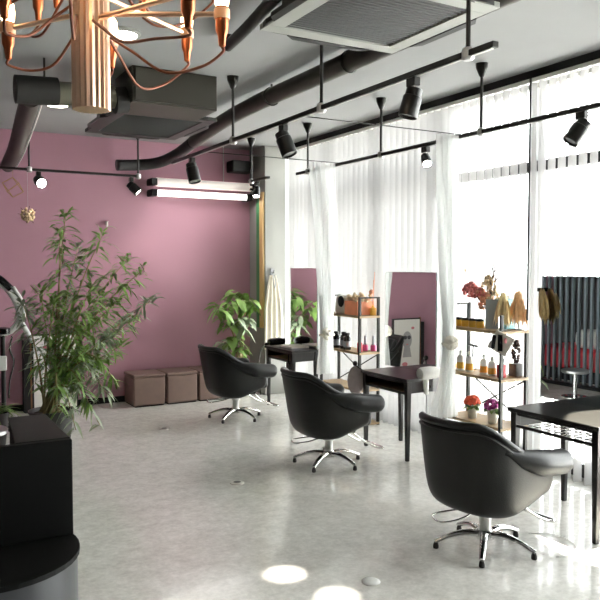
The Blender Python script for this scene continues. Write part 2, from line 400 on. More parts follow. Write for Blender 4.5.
# ------------------------------------------------------------ styling chairs
def make_chair():
    t = thing('styling_chair', 'x', 'chair', (0, 0, 0), 'black styling chairs facing the mirrors')
    def plan(u):
        if abs(u) <= .62:
            ph = u/.62*PI/2
            return Vector((-.05-.31*abs(math.cos(ph))**.75, .325*math.copysign(abs(math.sin(ph))**.75, u), 0))
        return Vector((-.05+(abs(u)-.62)/.38*.30, math.copysign(.325, u), 0))
    def sm(x): x = max(0, min(1, x)); return x*x*(3-2*x)
    def top(u): return .575+.225*sm((.80-abs(u))/.58)
    prof = [(0, .30), (.015, .55), (.06, .76), (.14, .865), (.28, .93), (.5, .965), (.75, .985), (1, 1.0)]
    def surf(u, f, sc, inset=0.0):
        p = plan(u); x, y_ = p.x, p.y
        k = sc-inset
        zb = .245+.10*max(0, (x+.05)/.3)
        if x > 0: xx = x*(.80+.20*sc)
        else: xx = x*k
        back = sm((.6-abs(u))/.6)
        z = zb+(top(u)-zb)*f
        return Vector((xx-.05*back*f*f+.02*back*(1-f), y_*k, z))
    us = [-1+2*i/40 for i in range(41)]
    prof = [(.0, .02), (.002, .30), (.012, .55), (.045, .74), (.11, .855), (.22, .92), (.4, .955), (.7, .985), (1, 1.0)]
    rows = [[surf(u, f, sc) for u in us] for f, sc in prof]
    for f, ins, dz in ((1, .04, .012), (1, .11, .010), (.96, .16, 0), (.7, .18, 0), (.38, .20, 0)):
        rows.append([surf(u, f, 1, ins)+Vector((0, 0, dz)) for u in us])
    sh = MB(); g = sh.grid(rows).g
    for c_ in (0, -1):
        sh.bm.faces.new([r_[c_] for r_ in g])
    sh.build('shell', 'leather', t, smooth='auto', subsurf=1, angle=55)
    # rolled piping along the upper edge
    pts = [surf(u, 1, 1)+Vector((0, 0, .004)) for u in us[4:37]]
    MB().tube([p*1+Vector((.012*(1 if p.x < 0 else 0), -.012*math.copysign(1, p.y) if abs(p.y) > .1 else 0, 0)) for p in pts], .022, 8).build('edge_roll', 'leather2', t, smooth=True)
    pts = [surf(u, .93, .995)+Vector((0, 0, 0)) for u in us[2:39]]
    MB().tube([p*1.008 for p in pts], .005, 6).build('piping', 'seam', t, smooth=True)
    # inner back pad
    rows = [[surf(u*.60, f, .80-.02*abs(u)) for u in us] for f in (.42, .55, .7, .85, .96)]
    MB().grid(rows).build('backrest', 'leather', t, smooth=True, solid=.05, subsurf=1)
    b = MB(); b.box((.02, 0, .405), (.54, .52, .13)); b.build('seat', 'leather2', t, smooth=True, bevel=.045, segs=4)
    b = MB(); b.prism([(-.10, .27), (.16, .285), (.235, .37), (-.12, .37)], 1, -.19, .19); b.build('seat_pan', 'leather', t, smooth='auto', bevel=.02, segs=3)
    for sd in (-1, 1):
        path = bez([(-.20, sd*.285, .665), (-.08, sd*.315, .615), (.06, sd*.335, .575), (.18, sd*.335, .555), (.285, sd*.325, .545)], 5)
        n = len(path); rr = []
        for i in range(n):
            q = i/(n-1); r_ = .024+.050*sm(q/.55)
            rr.append(r_)
        end = path[-1]; dirv = (path[-1]-path[-2]).normalized()
        for e_, k in ((.022, .93), (.042, .72), (.054, .40)):
            path.append(end+dirv*e_); rr.append(.074*k)
        MB().tube(path, rr, 14, sx=1.0).build('armrest', 'leather2', t, smooth=True)
    # pedestal
    pc = MB().lathe([(.045, .075), (.045, .10), (.036, .105), (.036, .20), (.05, .205), (.05, .262)], seg=24).build('column', 'steel', t, smooth='auto')
    b = MB().bx(-.10, .10, -.07, .07, .25, .275).build('mount_plate', 'black', t)
    star = MB().lathe([(.02, .055), (.052, .06), (.056, .09), (.046, .115), (.03, .118)], seg=20).build('hub', 'chrome', t, smooth='auto')
    for k in range(5):
        a = 2*PI*k/5+math.radians(0)
        d = Vector((math.cos(a), math.sin(a), 0))
        path = bez([d*.04+Vector((0, 0, .092)), d*.12+Vector((0, 0, .096)), d*.21+Vector((0, 0, .078)), d*.305+Vector((0, 0, .042))], 5)
        lg = MB().tube(path, [.022-.009*i/(len(path)-1) for i in range(len(path))], 10, sx=1.25).build('leg', 'chrome', t, smooth='auto')
        MB().lathe([(.014, 0), (.017, .004), (.017, .018), (.012, .036)], d*.298, 12).build('foot_glide', 'rubber', lg, smooth='auto')
    # foot rest and pump loop
    fp = [(.16, .12, .285), (.26, .13, .20), (.40, .15, .125), (.46, .15, .12), (.46, -.15, .12), (.40, -.15, .125), (.26, -.13, .20), (.16, -.12, .285)]
    MB().tube(bez(fp, 4), .009, 8).build('footrest', 'chrome', t, smooth=True)
    lp = [(-.04, .05, .235), (-.16, .19, .20), (-.25, .20, .19), (-.28, .10, .185), (-.18, .04, .20), (-.04, .03, .225)]
    MB().tube(bez(lp, 4), .006, 8).build('pump_lever', 'chrome', t, smooth=True)
    return t
ch = make_chair()
chairs = [((2.92, 3.02, 0), math.radians(7), 'black leather styling chair nearest the camera, in the right foreground'),
          ((3.08, 4.97, 0), math.radians(-2), 'black leather styling chair in the middle, before the desk with the white hairdryer'),
          ((3.16, 6.97, 0), math.radians(2), 'black leather styling chair farthest back, next to the brown cube seats')]
for i, (l, a, lb) in enumerate(chairs):
    place(ch if i == 0 else copy_tree(ch), l, a, lb).scale = (.94, .94, .96)

# ------------------------------------------------------------ desks
def make_desk(x0, x1, y0, y1, h, label, wire=False):
    t = thing('styling_desk', label, 'desk', (x0, y0, 0), 'dark styling desks at the window')
    MB().bx(x0-.015, x1, y0-.015, y1+.015, h-.026, h).build('tabletop', 'desk', t, bevel=.004)
    for px_ in (x0+.022, x1-.03):
        for py_ in (y0+.022, y1-.022):
            b = MB(); b.box((px_, py_, (h-.026)/2), (.046, .046, h-.026), taper=.62); b.build('leg', 'desk', t, bevel=.003)
    b = MB(); b.bx(x1-.06, x1-.04, y0+.04, y1-.04, h-.13, h-.026)
    b.bx(x0+.04, x1-.05, y0+.012, y0+.03, h-.125, h-.026); b.bx(x0+.04, x1-.05, y1-.03, y1-.012, h-.125, h-.026)
    b.bx(x0+.012, x0+.03, y0+.04, y1-.04, h-.048, h-.026)
    b.build('apron', 'desk', t)
    if not wire:
        MB().bx(x0+.01, x1-.06, y0+.03, y1-.03, h-.125, h-.112).build('storage_shelf', 'deskshelf', t)
        MB().bx(x0+.005, x0+.02, y0+.04, y1-.04, h-.135, h-.115).build('front_rail', 'desk', t)
    else:
        MB().bx(x0+.005, x0+.02, y0+.04, y1-.04, h-.125, h-.107).build('front_rail', 'desk', t)
        g = MB()
        n = 12
        for i in range(n):
            yy = y0+.05+(y1-y0-.1)*i/(n-1); g.cyl((x0+.015, yy, h-.117), (x1-.06, yy, h-.117), .003, seg=6)
        for i in range(3):
            xx = x0+.1+i*.12; g.cyl((xx, y0+.03, h-.12), (xx, y1-.03, h-.12), .003, seg=6)
        g.build('wire_shelf', 'chrome', t)
    return t
make_desk(3.50, 4.02, 2.73, 3.40, .69, 'black styling desk at the right edge with bright light on its top', True)
make_desk(3.66, 4.10, 4.69, 5.33, .685, 'dark brown styling desk in the middle with white hairdryer on its side')
make_desk(3.78, 4.12, 6.85, 7.48, .69, 'black styling desk farthest back beside the white column')

# ------------------------------------------------------------ mirrors
def make_mirror(x, y0, y1, z0, z1, label):
    t = thing('styling_mirror', label, 'mirror', (x, (y0+y1)/2, z0), 'frameless mirrors on the styling desks')
    MB().bx(x, x+.004, y0, y1, z0, z1).build('mirror_glass', 'mirror', t)
    b = MB(); b.bx(x+.0045, x+.014, y0-.003, y1+.003, z0, z1+.003); b.build('backing', 'mirror_edge', t)
    f = MB(); f.bx(x-.02, x+.05, y0+.04, y0+.10, z0, z0+.02); f.bx(x-.02, x+.05, y1-.10, y1-.04, z0, z0+.02); 
    return t
make_mirror(3.965, 2.84, 3.575, .69, 1.535, 'tall frameless mirror at the right edge reflecting dark slats')
make_mirror(4.03, 4.78, 5.50, .685, 1.553, 'tall frameless mirror in the middle reflecting the plum wall and a framed poster')
make_mirror(4.06, 6.80, 7.395, .69, 1.586, 'frameless mirror farthest back, half hidden by the tied white curtain')

# ------------------------------------------------------------ shelf units
ZS = (1.112, .745, .37, .03)
def make_shelf(x0, x1, y0, y1, label, bars=(0, 1), hf=1.30):
    t = thing('shelf_unit', label, 'shelf', (x0, y0, 0), 'open shelf units of wood and black metal')
    for px_ in (x0+.012, x1-.012):
        for py_ in (y0+.012, y1-.012):
            MB().bx(px_-.012, px_+.012, py_-.012, py_+.012, 0, 1.30 if py_ > y0+.1 else (hf if px_ < x0+.1 or hf > 1.29 else ZS[0]-.001)).build('post', 'track', t)
    for z in ZS:
        b = MB().bx(x0+.002, x1-.002, y0-.004, y1+.004, z-.022, z).build('shelf_board', 'wood', t, bevel=.002)
    for py_ in [(y0+.012, y1-.012)[j] for j in bars]:
        MB().bx(x0, x1, py_-.008, py_+.008, 1.285, 1.30).build('top_bar', 'track', t)
    for za, zb in ((ZS[1]-.03, ZS[2]+.01),):
        b = MB(); b.cyl((x1-.012, y0+.02, za), (x1-.012, y1-.02, zb), .006, seg=6); b.cyl((x1-.02, y1-.02, za), (x1-.02, y0+.02, zb), .006, seg=6)
        b.build('cross_brace', 'track', t)
    return t
make_shelf(4.01, 4.30, 4.0, 4.67, 'wood and black metal shelf unit nearest the camera, with potted flowers', (1,), 1.235)
make_shelf(4.05, 4.30, 5.96, 6.72, 'wood and black metal shelf unit behind the middle desk, with pink bottles')

# ------------------------------------------------------------ ottomans
def make_ottoman():
    t = thing('cube_ottoman', 'x', 'ottoman', (0, 0, 0), 'brown cube seats along the plum wall')
    MB().bx(-.185, .185, -.20, .20, .012, .335).build('body', 'ottoman', t, bevel=.018, segs=3)
    MB().bx(-.189, .189, -.204, .204, .338, .372).build('lid', 'ottoman', t, bevel=.014, segs=3)
    MB().bx(-.17, .17, -.185, .185, 0, .012).build('base', 'blackmatte', t)
    return t
ot = make_ottoman()
for i, (x, lb) in enumerate([(2.572, 'brown leatherette cube seat at the left end beside the leafy plant'),
                             (2.968, 'brown leatherette cube seat in the middle of the three'),
                             (3.364, 'brown leatherette cube seat partly hidden behind the farthest styling chair')]):
    place(ot if i == 0 else copy_tree(ot), (x, 8.245, 0), 0, lb)

# ------------------------------------------------------------ sheer curtains on wires
def make_curtain(y, prof, z1, ztie, label):
    # prof: list of (z, xl, xr)
    t = thing('tied_curtain', label, 'curtain', ((prof[0][1]+prof[0][2])/2, y, prof[-1][0]), 'tied sheer curtains')
    rows = []
    N = 49
    zs = [prof[0][0]+(prof[-1][0]-prof[0][0])*i/30 for i in range(31)]
    for z in zs:
        for (za, la, ra), (zb, lb_, rb) in zip(prof, prof[1:]):
            if zb <= z <= za+1e-6:
                q = (za-z)/(za-zb); q = q*q*(3-2*q); l = la+(lb_-la)*q; r = ra+(rb-ra)*q; break
        amp = .028+.02*math.exp(-((z-ztie)/.3)**2)*0
        rows.append([(l+(r-l)*k/(N-1), y+amp*math.sin(k/(N-1)*PI*11+.4*math.sin(z*2))+.01*math.sin(k*.9+z*3), z) for k in range(N)])
    MB().grid(rows).build('fabric', 'sheer', t, smooth=True)
    c = Vector(((prof_at(prof, ztie)[0]+prof_at(prof, ztie)[1])/2-.02, y-.04, ztie))
    b = MB()
    for i in range(26):
        d = Vector((rnd.gauss(0, 1), rnd.gauss(0, 1), rnd.gauss(0, 1))).normalized()
        b.sph(c+d*.036, .024, 8, jit=.15)
    b.build('flower_tie', 'pom', t, smooth=True)
    l, r = prof_at(prof, ztie)
    MB().tube([((l+r)/2+((r-l)/2+.005)*math.cos(2*PI*k/20), y+.045*math.sin(2*PI*k/20), ztie-.01) for k in range(20)], .012, 6, closed=True).build('tie_band', 'pom', t, smooth=True)
    return t
def prof_at(prof, z):
    for (za, la, ra), (zb, lb_, rb) in zip(prof, prof[1:]):
        if zb <= z <= za:
            q = (za-z)/(za-zb); return la+(lb_-la)*q, ra+(rb-ra)*q
make_curtain(6.0, [(2.60, 3.50, 3.80), (1.76, 3.575, 3.80), (.94, 3.625, 3.765), (.56, 3.59, 3.79)], 2.6, .95, 'sheer white curtain tied with a flower, left one beside the far mirror')
make_curtain(4.27, [(2.60, 3.60, 3.82), (1.76, 3.63, 3.815), (1.02, 3.685, 3.79), (.76, 3.655, 3.80), (.44, 3.56, 3.83)], 2.6, 1.02, 'sheer white curtain tied with a flower, right one next to the hairdryer')
for y, x0, lb in ((6.0, 2.39, 'thin steel wire holding the left tied curtain'), (4.27, 2.39, 'thin steel wire holding the right tied curtain')):
    tag(MB().cyl((x0, y, 2.612), (3.84, y, 2.612), .004, seg=6).build('curtain_wire', 'track', loc=(x0, y, 2.612)), lb, 'wire', 'curtain wires')

# ------------------------------------------------------------ lighting tracks
def track_y(x, z, ya, yb, rods, label, ends=True):
    t = thing('lighting_track', label, 'lighting track', (x, (ya+yb)/2, z), 'black ceiling lighting tracks')
    MB().bx(x-.018, x+.018, ya, yb, z-.014, z+.014).build('rail', 'track', t, bevel=.003)
    MB().bx(x-.008, x+.008, ya+.02, yb-.02, z-.017, z-.013).build('contact_strip', 'steel', t)
    for ry in rods: rod(t, x, ry, z)
    return t
def rod(t, x, y, z):
    r = MB().cyl((x, y, z), (x, y, ZC-.01), .011, seg=8).build('hanger_rod', 'track', t)
    MB().lathe([(.012, -.10), (.02, -.09), (.045, -.03), (.048, 0)], (x, y, ZC), 12).build('rod_cup', 'track', r, smooth='auto')
    MB().lathe([(.02, -.03), (.03, -.02), (.03, .02), (.02, .03)], (x, y, z), 10).build('rod_clamp', 'steel', r, smooth='auto')
track_y(2.39, 2.6, 2.44, 6.70, (2.62, 3.95, 5.30), 'black lighting track with steel strip running below the large air conditioner')
track_y(3.84, 2.6, 2.3, 6.85, (2.9, 4.06, 5.32, 6.62), 'black lighting track running along the white blinds')
t = thing('lighting_track', 'thin black lighting track across the plum wall above the plant', 'lighting track', (1.4, 7.88, 2.6), 'black ceiling lighting tracks')
MB().bx(.2, 2.42, 7.862, 7.898, 2.588, 2.612).build('rail', 'track', t)
rod(t, 1.27, 7.88, 2.6); rod(t, 2.41, 7.88, 2.6)

# ------------------------------------------------------------ spotlights
def make_spot(lx, ly, lz, aim, label, lit=False, r=.052, ln=.17, mount=True):
    """lamp hung under the point (lx,ly,lz), head pointing to aim"""
    t = thing('track_spotlight', label, 'spotlight', (lx, ly, lz), 'black spotlights on the ceiling tracks')
    MB().bx(lx-.02, lx+.02, ly-.035, ly+.035, lz-.045, lz).build('adapter', 'track', t, bevel=.004)
    MB().cyl((lx, ly, lz-.07), (lx, ly, lz-.04), .009, seg=8).build('stem', 'steel', t)
    p = Vector((lx, ly, lz-.07)); d = (Vector(aim)-p).normalized()
    b0 = p-d*ln*.25-Vector((0, 0, .02)); b1 = b0+d*ln
    rot = d.to_track_quat('Z', 'Y').to_matrix().to_4x4()
    h = MB().lathe([(r*.55, 0), (r*.85, .006), (r*.88, .045), (r, .05), (r*1.02, ln-.004), (r*.98, ln), (r*.9, ln), (r*.86, ln-.015), (.001, ln-.016)], b0, 22, rot).build('head', 'spotblack', t, smooth='auto')
    MB().lathe([(.001, ln-.0155), (r*.84, ln-.0155), (r*.84, ln-.012), (.001, ln-.006)], b0, 20, rot).build('lens', 'lens' if lit else 'lensoff', h, smooth='auto')
    return b1, d
def lamp(kind, name, loc, d, energy, color=(1, .93, .82), **kw):
    l = bpy.data.lights.new(name, kind); l.energy = energy; l.color = color
    for k, v in kw.items(): setattr(l, k, v)
    o = bpy.data.objects.new(name, l); COL.objects.link(o); o.location = loc
    o.rotation_euler = (-Vector(d)).to_track_quat('Z', 'Y').to_euler(); return o
spA = make_spot(2.39, 3.03, 2.582, (1.79, 3.28, 0), 'big black spotlight hanging just under the corner of the large air conditioner', r=.05, ln=.155)
spB = make_spot(2.39, 4.46, 2.582, (2.75, 3.9, 1.0), 'black spotlight on the inner track in front of the white column', r=.055, ln=.175)
make_spot(2.39, 6.20, 2.582, (2.55, 5.7, .9), 'black spotlight hanging before the tube lamps on the plum wall', r=.056, ln=.18)
spC = make_spot(2.33, 7.88, 2.582, (2.8, 7.6, 2.0), 'black spotlight at the right end of the plum wall track, beside the tube lamps', lit=True, r=.05, ln=.15)
spD = make_spot(1.36, 7.88, 2.582, (1.50, 7.0, 2.15), 'lit spotlight glowing white above the leafy plant', lit=True, r=.055, ln=.14)
spE = make_spot(3.70, 7.55, 2.582, (3.52, 7.3, 1.9), 'small black spotlight next to the white column, over the tube lamp end', lit=True, r=.042, ln=.13)
spF = make_spot(3.84, 4.70, 2.582, (3.55, 4.15, 2.0), 'small spotlight on the window track beside the right tied curtain', lit=True, r=.04, ln=.13)
spG = make_spot(3.84, 3.16, 2.582, (3.0, 3.6, 1.2), 'black spotlight at the right edge silhouetted against the bright window', r=.052, ln=.165)
make_spot(3.84, 2.75, 2.582, (3.78, 2.74, .69), 'added black spotlight on the window track outside the right edge, put there to light the near desk', lit=True, r=.05, ln=.10)  # added out of view to make the bright patch on the desk
tt = thing('lighting_track', 'short black lighting track near the white column', 'lighting track', (3.70, 7.5, 2.6), 'black ceiling lighting tracks')
MB().bx(3.682, 3.718, 7.25, 7.75, 2.588, 2.612).build('rail', 'track', tt); rod(tt, 3.70, 7.69, 2.6)

# ------------------------------------------------------------ wall tube lamps
for z0, z1, x0, x1, mm, lb in ((2.55, 2.655, 2.76, 3.99, 'tubefaint', 'upper white tube lamp on the plum wall'), (2.435, 2.515, 2.76, 3.96, 'tubeon', 'lower bright tube lamp on the plum wall')):
    t = thing('tube_lamp', lb, 'lamp', ((x0+x1)/2, 8.32, z0), 'tube lamps on the plum wall')
    zc = (z0+z1)/2; r = (z1-z0)/2
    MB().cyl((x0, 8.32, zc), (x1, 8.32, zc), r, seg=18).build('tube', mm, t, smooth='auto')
    for xx in (x0-.05, x1-.012):
        b = MB(); b.bx(xx-.02, xx+.05, 8.27, 8.45, zc-.04, zc+.04); b.bx(xx-.01, xx+.03, 8.43, 8.501, zc-.03, zc+.03); b.build('end_bracket', 'blackmatte', t, bevel=.004)
for x in (3.62,):
    tag(MB().cyl((x, 8.32, 2.655), (x, 8.32, ZC), .006, seg=6).build('hanging_wire', 'steel', loc=(x, 8.32, 2.655)), 'thin wire from ceiling to the upper tube lamp', 'wire')
sp = thing('wall_speaker', 'small black box speaker high in the corner beside the white column', 'speaker', (3.86, 8.3, 2.78))
MB().bx(3.70, 3.99, 8.22, 8.42, 2.775, 2.92).build('cabinet', 'blackmatte', sp, bevel=.02, segs=3)
MB().bx(3.80, 3.90, 8.42, 8.5, 2.82, 2.88).build('bracket', 'track', sp)
MB().bx(3.992, 4.0, 8.26, 8.38, 2.80, 2.90).build('badge', 'greyp', sp)

# ------------------------------------------------------------ air conditioners
def slope_lip(mb, axis, c, a0, a1, d0, d1, z):
    # trapezoid skirt below/outside a frame side
    pass
def make_ac(x0, x1, y0, y1, zb, wm, label, box=None, lm='louvre'):
    t = thing('air_conditioner', label, 'air conditioner', ((x0+x1)/2, (y0+y1)/2, zb), 'ceiling cassette air conditioners')
    b = MB(); f = .10
    b.bx(x0, x1, y0, y0+f, zb, zb+.03); b.bx(x0, x1, y1-f, y1, zb, zb+.03); b.bx(x0, x0+f, y0+f, y1-f, zb, zb+.03); b.bx(x1-f, x1, y0+f, y1-f, zb, zb+.03)
    b.build('frame', wm, t, bevel=.004)
    MB().bx(x0+f, x1-f, y0+f, y1-f, zb+.026, zb+.03).build('filter', 'grille', t)
    n = int((y1-y0-2*f)/.03); b = MB()
    for i in range(n):
        yy = y0+f+.01+i*(y1-y0-2*f-.02)/(n-1)
        b.box(((x0+x1)/2, yy, zb+.012), (x1-x0-2*f, .011, .008), Matrix.Rotation(.5, 4, 'X'))
    b.build('grille', lm, t)
    # outlet vanes outside each edge
    cx, cy = (x0+x1)/2, (y0+y1)/2; wv = .30
    for ax, d, sgn in ((1, y1, 1), (1, y0, -1), (0, x1, 1), (0, x0, -1)):
        c = cx if ax == 1 else cy
        v = MB()
        for (ha, w_, z_a, z_b) in ((wv+.11, .014, zb+.004, zb+.03), (wv-.02, .05, zb-.004, zb+.02)):
            pl = [(c-ha, d+sgn*.001), (c+ha, d+sgn*.001), (c+ha-.06, d+sgn*w_), (c-ha+.06, d+sgn*w_)]
            if ax == 0: pl = [(q, p) for p, q in pl]
            v.prism(pl, 2, z_a, z_b)
        v.build('outlet_vane', 'acdark', t)
    m = .09
    MB().bx(x0+m, x1-m, y0+m, y1-m, zb+.03, ZC).build('housing', 'acbody', t)
    return t
make_ac(1.80, 2.70, 2.73, 3.63, 2.90, 'acwhite', 'large grey ceiling cassette air conditioner at the top of the picture')
make_ac(1.62, 2.50, 5.88, 6.95, 2.86, 'acdark', 'dark ceiling cassette air conditioner farther back, near the plum wall', lm='acdark')
bx = thing('duct_box', 'dark olive ceiling box in front of the farther air conditioner', 'box', (1.94, 5.6, 2.85))
MB().bx(1.60, 2.28, 5.36, 5.82, 2.83, ZC).build('casing', 'acbody', bx, bevel=.005)
MB().bx(1.62, 2.26, 5.345, 5.36, 2.845, 3.08).build('access_panel', 'acbody', bx)

# ------------------------------------------------------------ ducts
zc_ = 3.0
dt = thing('round_duct', 'long round dark duct slung under the ceiling behind the large air conditioner', 'duct', (2.765, 5, zc_))
MB().tube(bez([(2.765, 2.5, zc_), (2.765, 4.6, zc_), (2.765, 5.6, zc_), (2.77, 6.4, zc_-.03), (2.80, 7.2, zc_-.09)], 8), .068, 18).build('pipe', 'duct', dt, smooth='auto')
for yy in (4.20, 5.36):
    h = MB().cyl((2.765, yy, zc_+.06), (2.765, yy, ZC), .009, seg=6).build('hanger', 'track', dt)
    MB().tube([(2.765+.072*math.cos(2*PI*k/20), yy, zc_+.072*math.sin(2*PI*k/20)) for k in range(20)], .006, 6, closed=True).build('clamp_ring', 'track', h)
fl = MB().tube(bez([(2.80, 7.2, zc_-.09), (2.80, 7.7, zc_-.15), (2.72, 8.08, zc_-.20), (2.52, 8.20, zc_-.23), (2.26, 8.20, zc_-.25)], 10), .062, 16)
fl.build('flexible_end', 'flex', dt, smooth=True)
dt = thing('round_duct', 'round duct with silver middle left of the dark ceiling box', 'duct', (1.3, 5.5, 2.85))
MB().cyl((1.09, 5.5, 2.86), (1.50, 5.5, 2.88), .085, seg=20).build('pipe', 'ductsilver', dt, smooth='auto')
for xa, xb in ((.80, 1.09), (1.50, 1.59)):
    MB().cyl((xa, 5.5, 2.85+.005), (xb, 5.5, 2.86+.01), .10, seg=20).build('insulated_end', 'flex', dt, smooth='auto')
for xx in (1.0, 1.40):
    MB().cyl((xx, 5.5, 2.93), (xx, 5.5, ZC), .008, seg=6).build('hanger', 'track', dt)
dt = thing('round_duct', 'dark sloping duct with its highlight built as a white strip, at the far left above the plant', 'duct', (1.0, 7, 2.75))
MB().tube(bez([(.93, 5.69, 2.85), (.96, 5.95, 2.84), (1.00, 6.4, 2.82), (1.10, 7.6, 2.75), (1.14, 8.44, 2.70)], 8), .075, 16).build('pipe', 'duct', dt, smooth='auto')
MB().tube(bez([(1.03, 5.80, 2.83), (1.085, 6.4, 2.80), (1.18, 7.6, 2.73), (1.22, 8.40, 2.68)], 6), .009, 8).build('highlight_strip', 'white', dt, smooth='auto')  # white strip stands in for the highlight along the duct
for p, lb in (((1.33, 4.65), 'round ceiling light showing just right of the copper chandelier column'), ((1.37, 6.93), 'round ceiling light below the silver duct')):
    t = thing('ceiling_light', lb, 'ceiling light', (p[0], p[1], ZC-.02), 'round ceiling lights')
    MB().lathe([(.10, -.02), (.115, -.01), (.115, 0)], (p[0], p[1], ZC), 24).build('trim_ring', 'acwhite', t, smooth='auto')
    MB().lathe([(.001, -.028), (.09, -.026), (.095, -.015)], (p[0], p[1], ZC), 24).build('diffuser', 'downlight', t, smooth='auto')

p0, p1 = at(276, -4, 2, 3.03), at(228, 46, 2, 3.03)
hs = thing('ceiling_hose', 'dark hose under the ceiling left of the large air conditioner', 'hose', (p0+p1)/2)
MB().tube(bez([p0, p0.lerp(p1, .5)+Vector((0, 0, -.01)), p1], 8), .036, 12).build('pipe', 'flex', hs, smooth='auto')
MB().cyl(p1, p1+Vector((0, 0, ZC-p1.z)), .03, seg=12).build('ceiling_outlet', 'flex', hs)
# ------------------------------------------------------------ chandelier
cc = Vector((.572, 2.36, 0))
t = thing('chandelier', 'copper chandelier with ribbed column, candle bulbs and looping wires at the upper left', 'chandelier', (cc.x, cc.y, 2.10))
n = 40; rows = []
for z in (2.10, 3.02):
    rows.append([(cc.x+(.054+.0055*(k % 2))*math.cos(2*PI*k/n), cc.y+(.054+.0055*(k % 2))*math.sin(2*PI*k/n), z) for k in range(n)])
b = MB(); g = b.grid(rows, wrap=True).g; b.bm.faces.new(g[0][::-1]); b.bm.faces.new(g[-1])
b.build('column', 'copper', t)
MB().cyl((cc.x, cc.y, 3.0), (cc.x, cc.y, ZC), .075, seg=20).build('canopy', 'copperdark', t)
socks = [dep(8, 40, 2.35), dep(222, 26, 2.20), dep(187, 44, 2.62), dep(188, 6, 1.98), dep(112, 52, 2.80), dep(38, 4, 2.72), dep(4, -4, 2.05), dep(70, -30, 1.9)]
for k in range(9):
    a = 2*PI*k/9+.2; socks.append(cc+Vector((.46*math.cos(a), .46*math.sin(a), 2.62)))
for i, s in enumerate(socks):
    d = Vector((s.x-cc.x, s.y-cc.y, 0)); rad = d.length; d.normalize()
    za = s.z+.035
    st = cc+d*.05+Vector((0, 0, za+.03))
    MB().tube([st, Vector((s.x, s.y, za))], .0085, 8).build('arm', 'copper', t, smooth='auto')
    so = MB().lathe([(.004, -.065), (.010, -.06), (.013, -.03), (.0195, -.015), (.021, .05), (.021, .055)], s, 14).build('socket', 'copperdark', t, smooth='auto')
    MB().lathe([(.0235, .02), (.0245, .022), (.0245, .048), (.022, .05)], s, 14).build('collar', 'sleeve', so, smooth='auto')
    bu = MB().lathe([(.016, .052), (.021, .065), (.023, .09), (.020, .115), (.010, .13), (.002, .134)], s, 14).build('bulb', 'bulb', t, smooth=True)
    # looping wire from the socket bottom to the column
    b0 = s+Vector((0, 0, -.06)); sag = .05+.05*((i*7) % 3)/2
    e = cc+Matrix.Rotation(((i*5) % 7-3)*.22, 3, 'Z') @ (d*.06)+Vector((0, 0, s.z+.05-.05*(i % 3)))
    side = Vector((-d.y, d.x, 0))*(.05*((i % 3)-1))
    m1 = b0+(e-b0)*.18+Vector((0, 0, -sag*.9))+side; m2 = b0+(e-b0)*.5+Vector((0, 0, -sag*1.25))+side; m3 = b0+(e-b0)*.8+Vector((0, 0, -sag*.5))+side*.5
    MB().tube(bez([b0, b0+Vector((0, 0, -.02)), m1, m2, m3, e], 6), .0048, 6).build('wire', 'wire', t, smooth=True)

# ------------------------------------------------------------ reception counter
ct = thing('reception_counter', 'black reception counter with square upper box on a rounded grey base, lower left', 'counter', (.2, 2.35, 0))
pts = []
xr, yb_, R = .485, 2.38, .38
b = MB()
poly = [(-.6, 3.0), (xr, 3.0), (xr, 2.36)]
ccx, ccy = .24, 2.30
for k in range(0, 13):
    a = math.radians(14-104*k/12); poly.append((ccx+.25*math.cos(a), ccy+.26*math.sin(a)))
poly += [(-.6, 2.04)]
MB().prism(poly, 2, 0, .735).build('rounded_base', 'drum', ct, smooth='auto', angle=30)
poly2 = [(x+(.006 if x > 0 else 0), y-(.006 if y < 2.4 else 0)) for x, y in poly]
MB().prism(poly2, 2, .735, .75).build('ledge', 'counter', ct)
MB().bx(-.6, .492, 2.335, 2.365, .75, 1.055).build('front_panel', 'counter', ct, bevel=.003)
MB().prism([(.33, 2.366), (.488, 2.366), (.488, 2.78), (.365, 2.78)], 2, .75, 1.045).build('upper_cabinet', 'counter', ct)
MB().prism([(.327, 2.366), (.490, 2.366), (.490, 2.785), (.363, 2.785)], 2, 1.045, 1.056).build('cabinet_top', 'countertop', ct)

# ------------------------------------------------------------ plants
def pot_round(t, c, r, h, m='pot'):
    MB().lathe([(r*.72, 0), (r*.78, .01), (r, h-.02), (r*1.04, h-.02), (r*1.04, h), (r*.93, h), (r*.9, h-.03), (.001, h-.032)], c, 24).build('pot', m, t, smooth='auto')
    MB().lathe([(.001, h-.04), (r*.9, h-.035), (r*.88, h-.028), (.001, h-.02)], c, 18).build('soil', 'soil', t, smooth=True)
base = Vector((1.22, 6.62, 0))
t = thing('potted_plant', 'tall leafy plant with long narrow leaves in front of the white poster', 'plant', base)
pot_round(t, base, .19, .34)
PX = lambda px, py, y=6.75: at(px, py, 1, y)
tips = [(60, 232, 6.8, 30), (66, 212, 6.65, 34), (78, 248, 6.9, 30), (104, 232, 6.6, 40), (128, 258, 6.8, 46), (145, 268, 6.55, 44), (152, 300, 6.7, 40),
        (118, 300, 6.5, 50), (92, 285, 6.4, 50), (40, 290, 6.9, 44), (22, 300, 6.6, 36), (55, 300, 6.4, 46), (75, 320, 6.5, 46), (135, 318, 6.9, 46), (110, 335, 6.4, 44), (122, 345, 6.6, 40), (85, 350, 6.3, 40), (50, 350, 6.9, 24)]
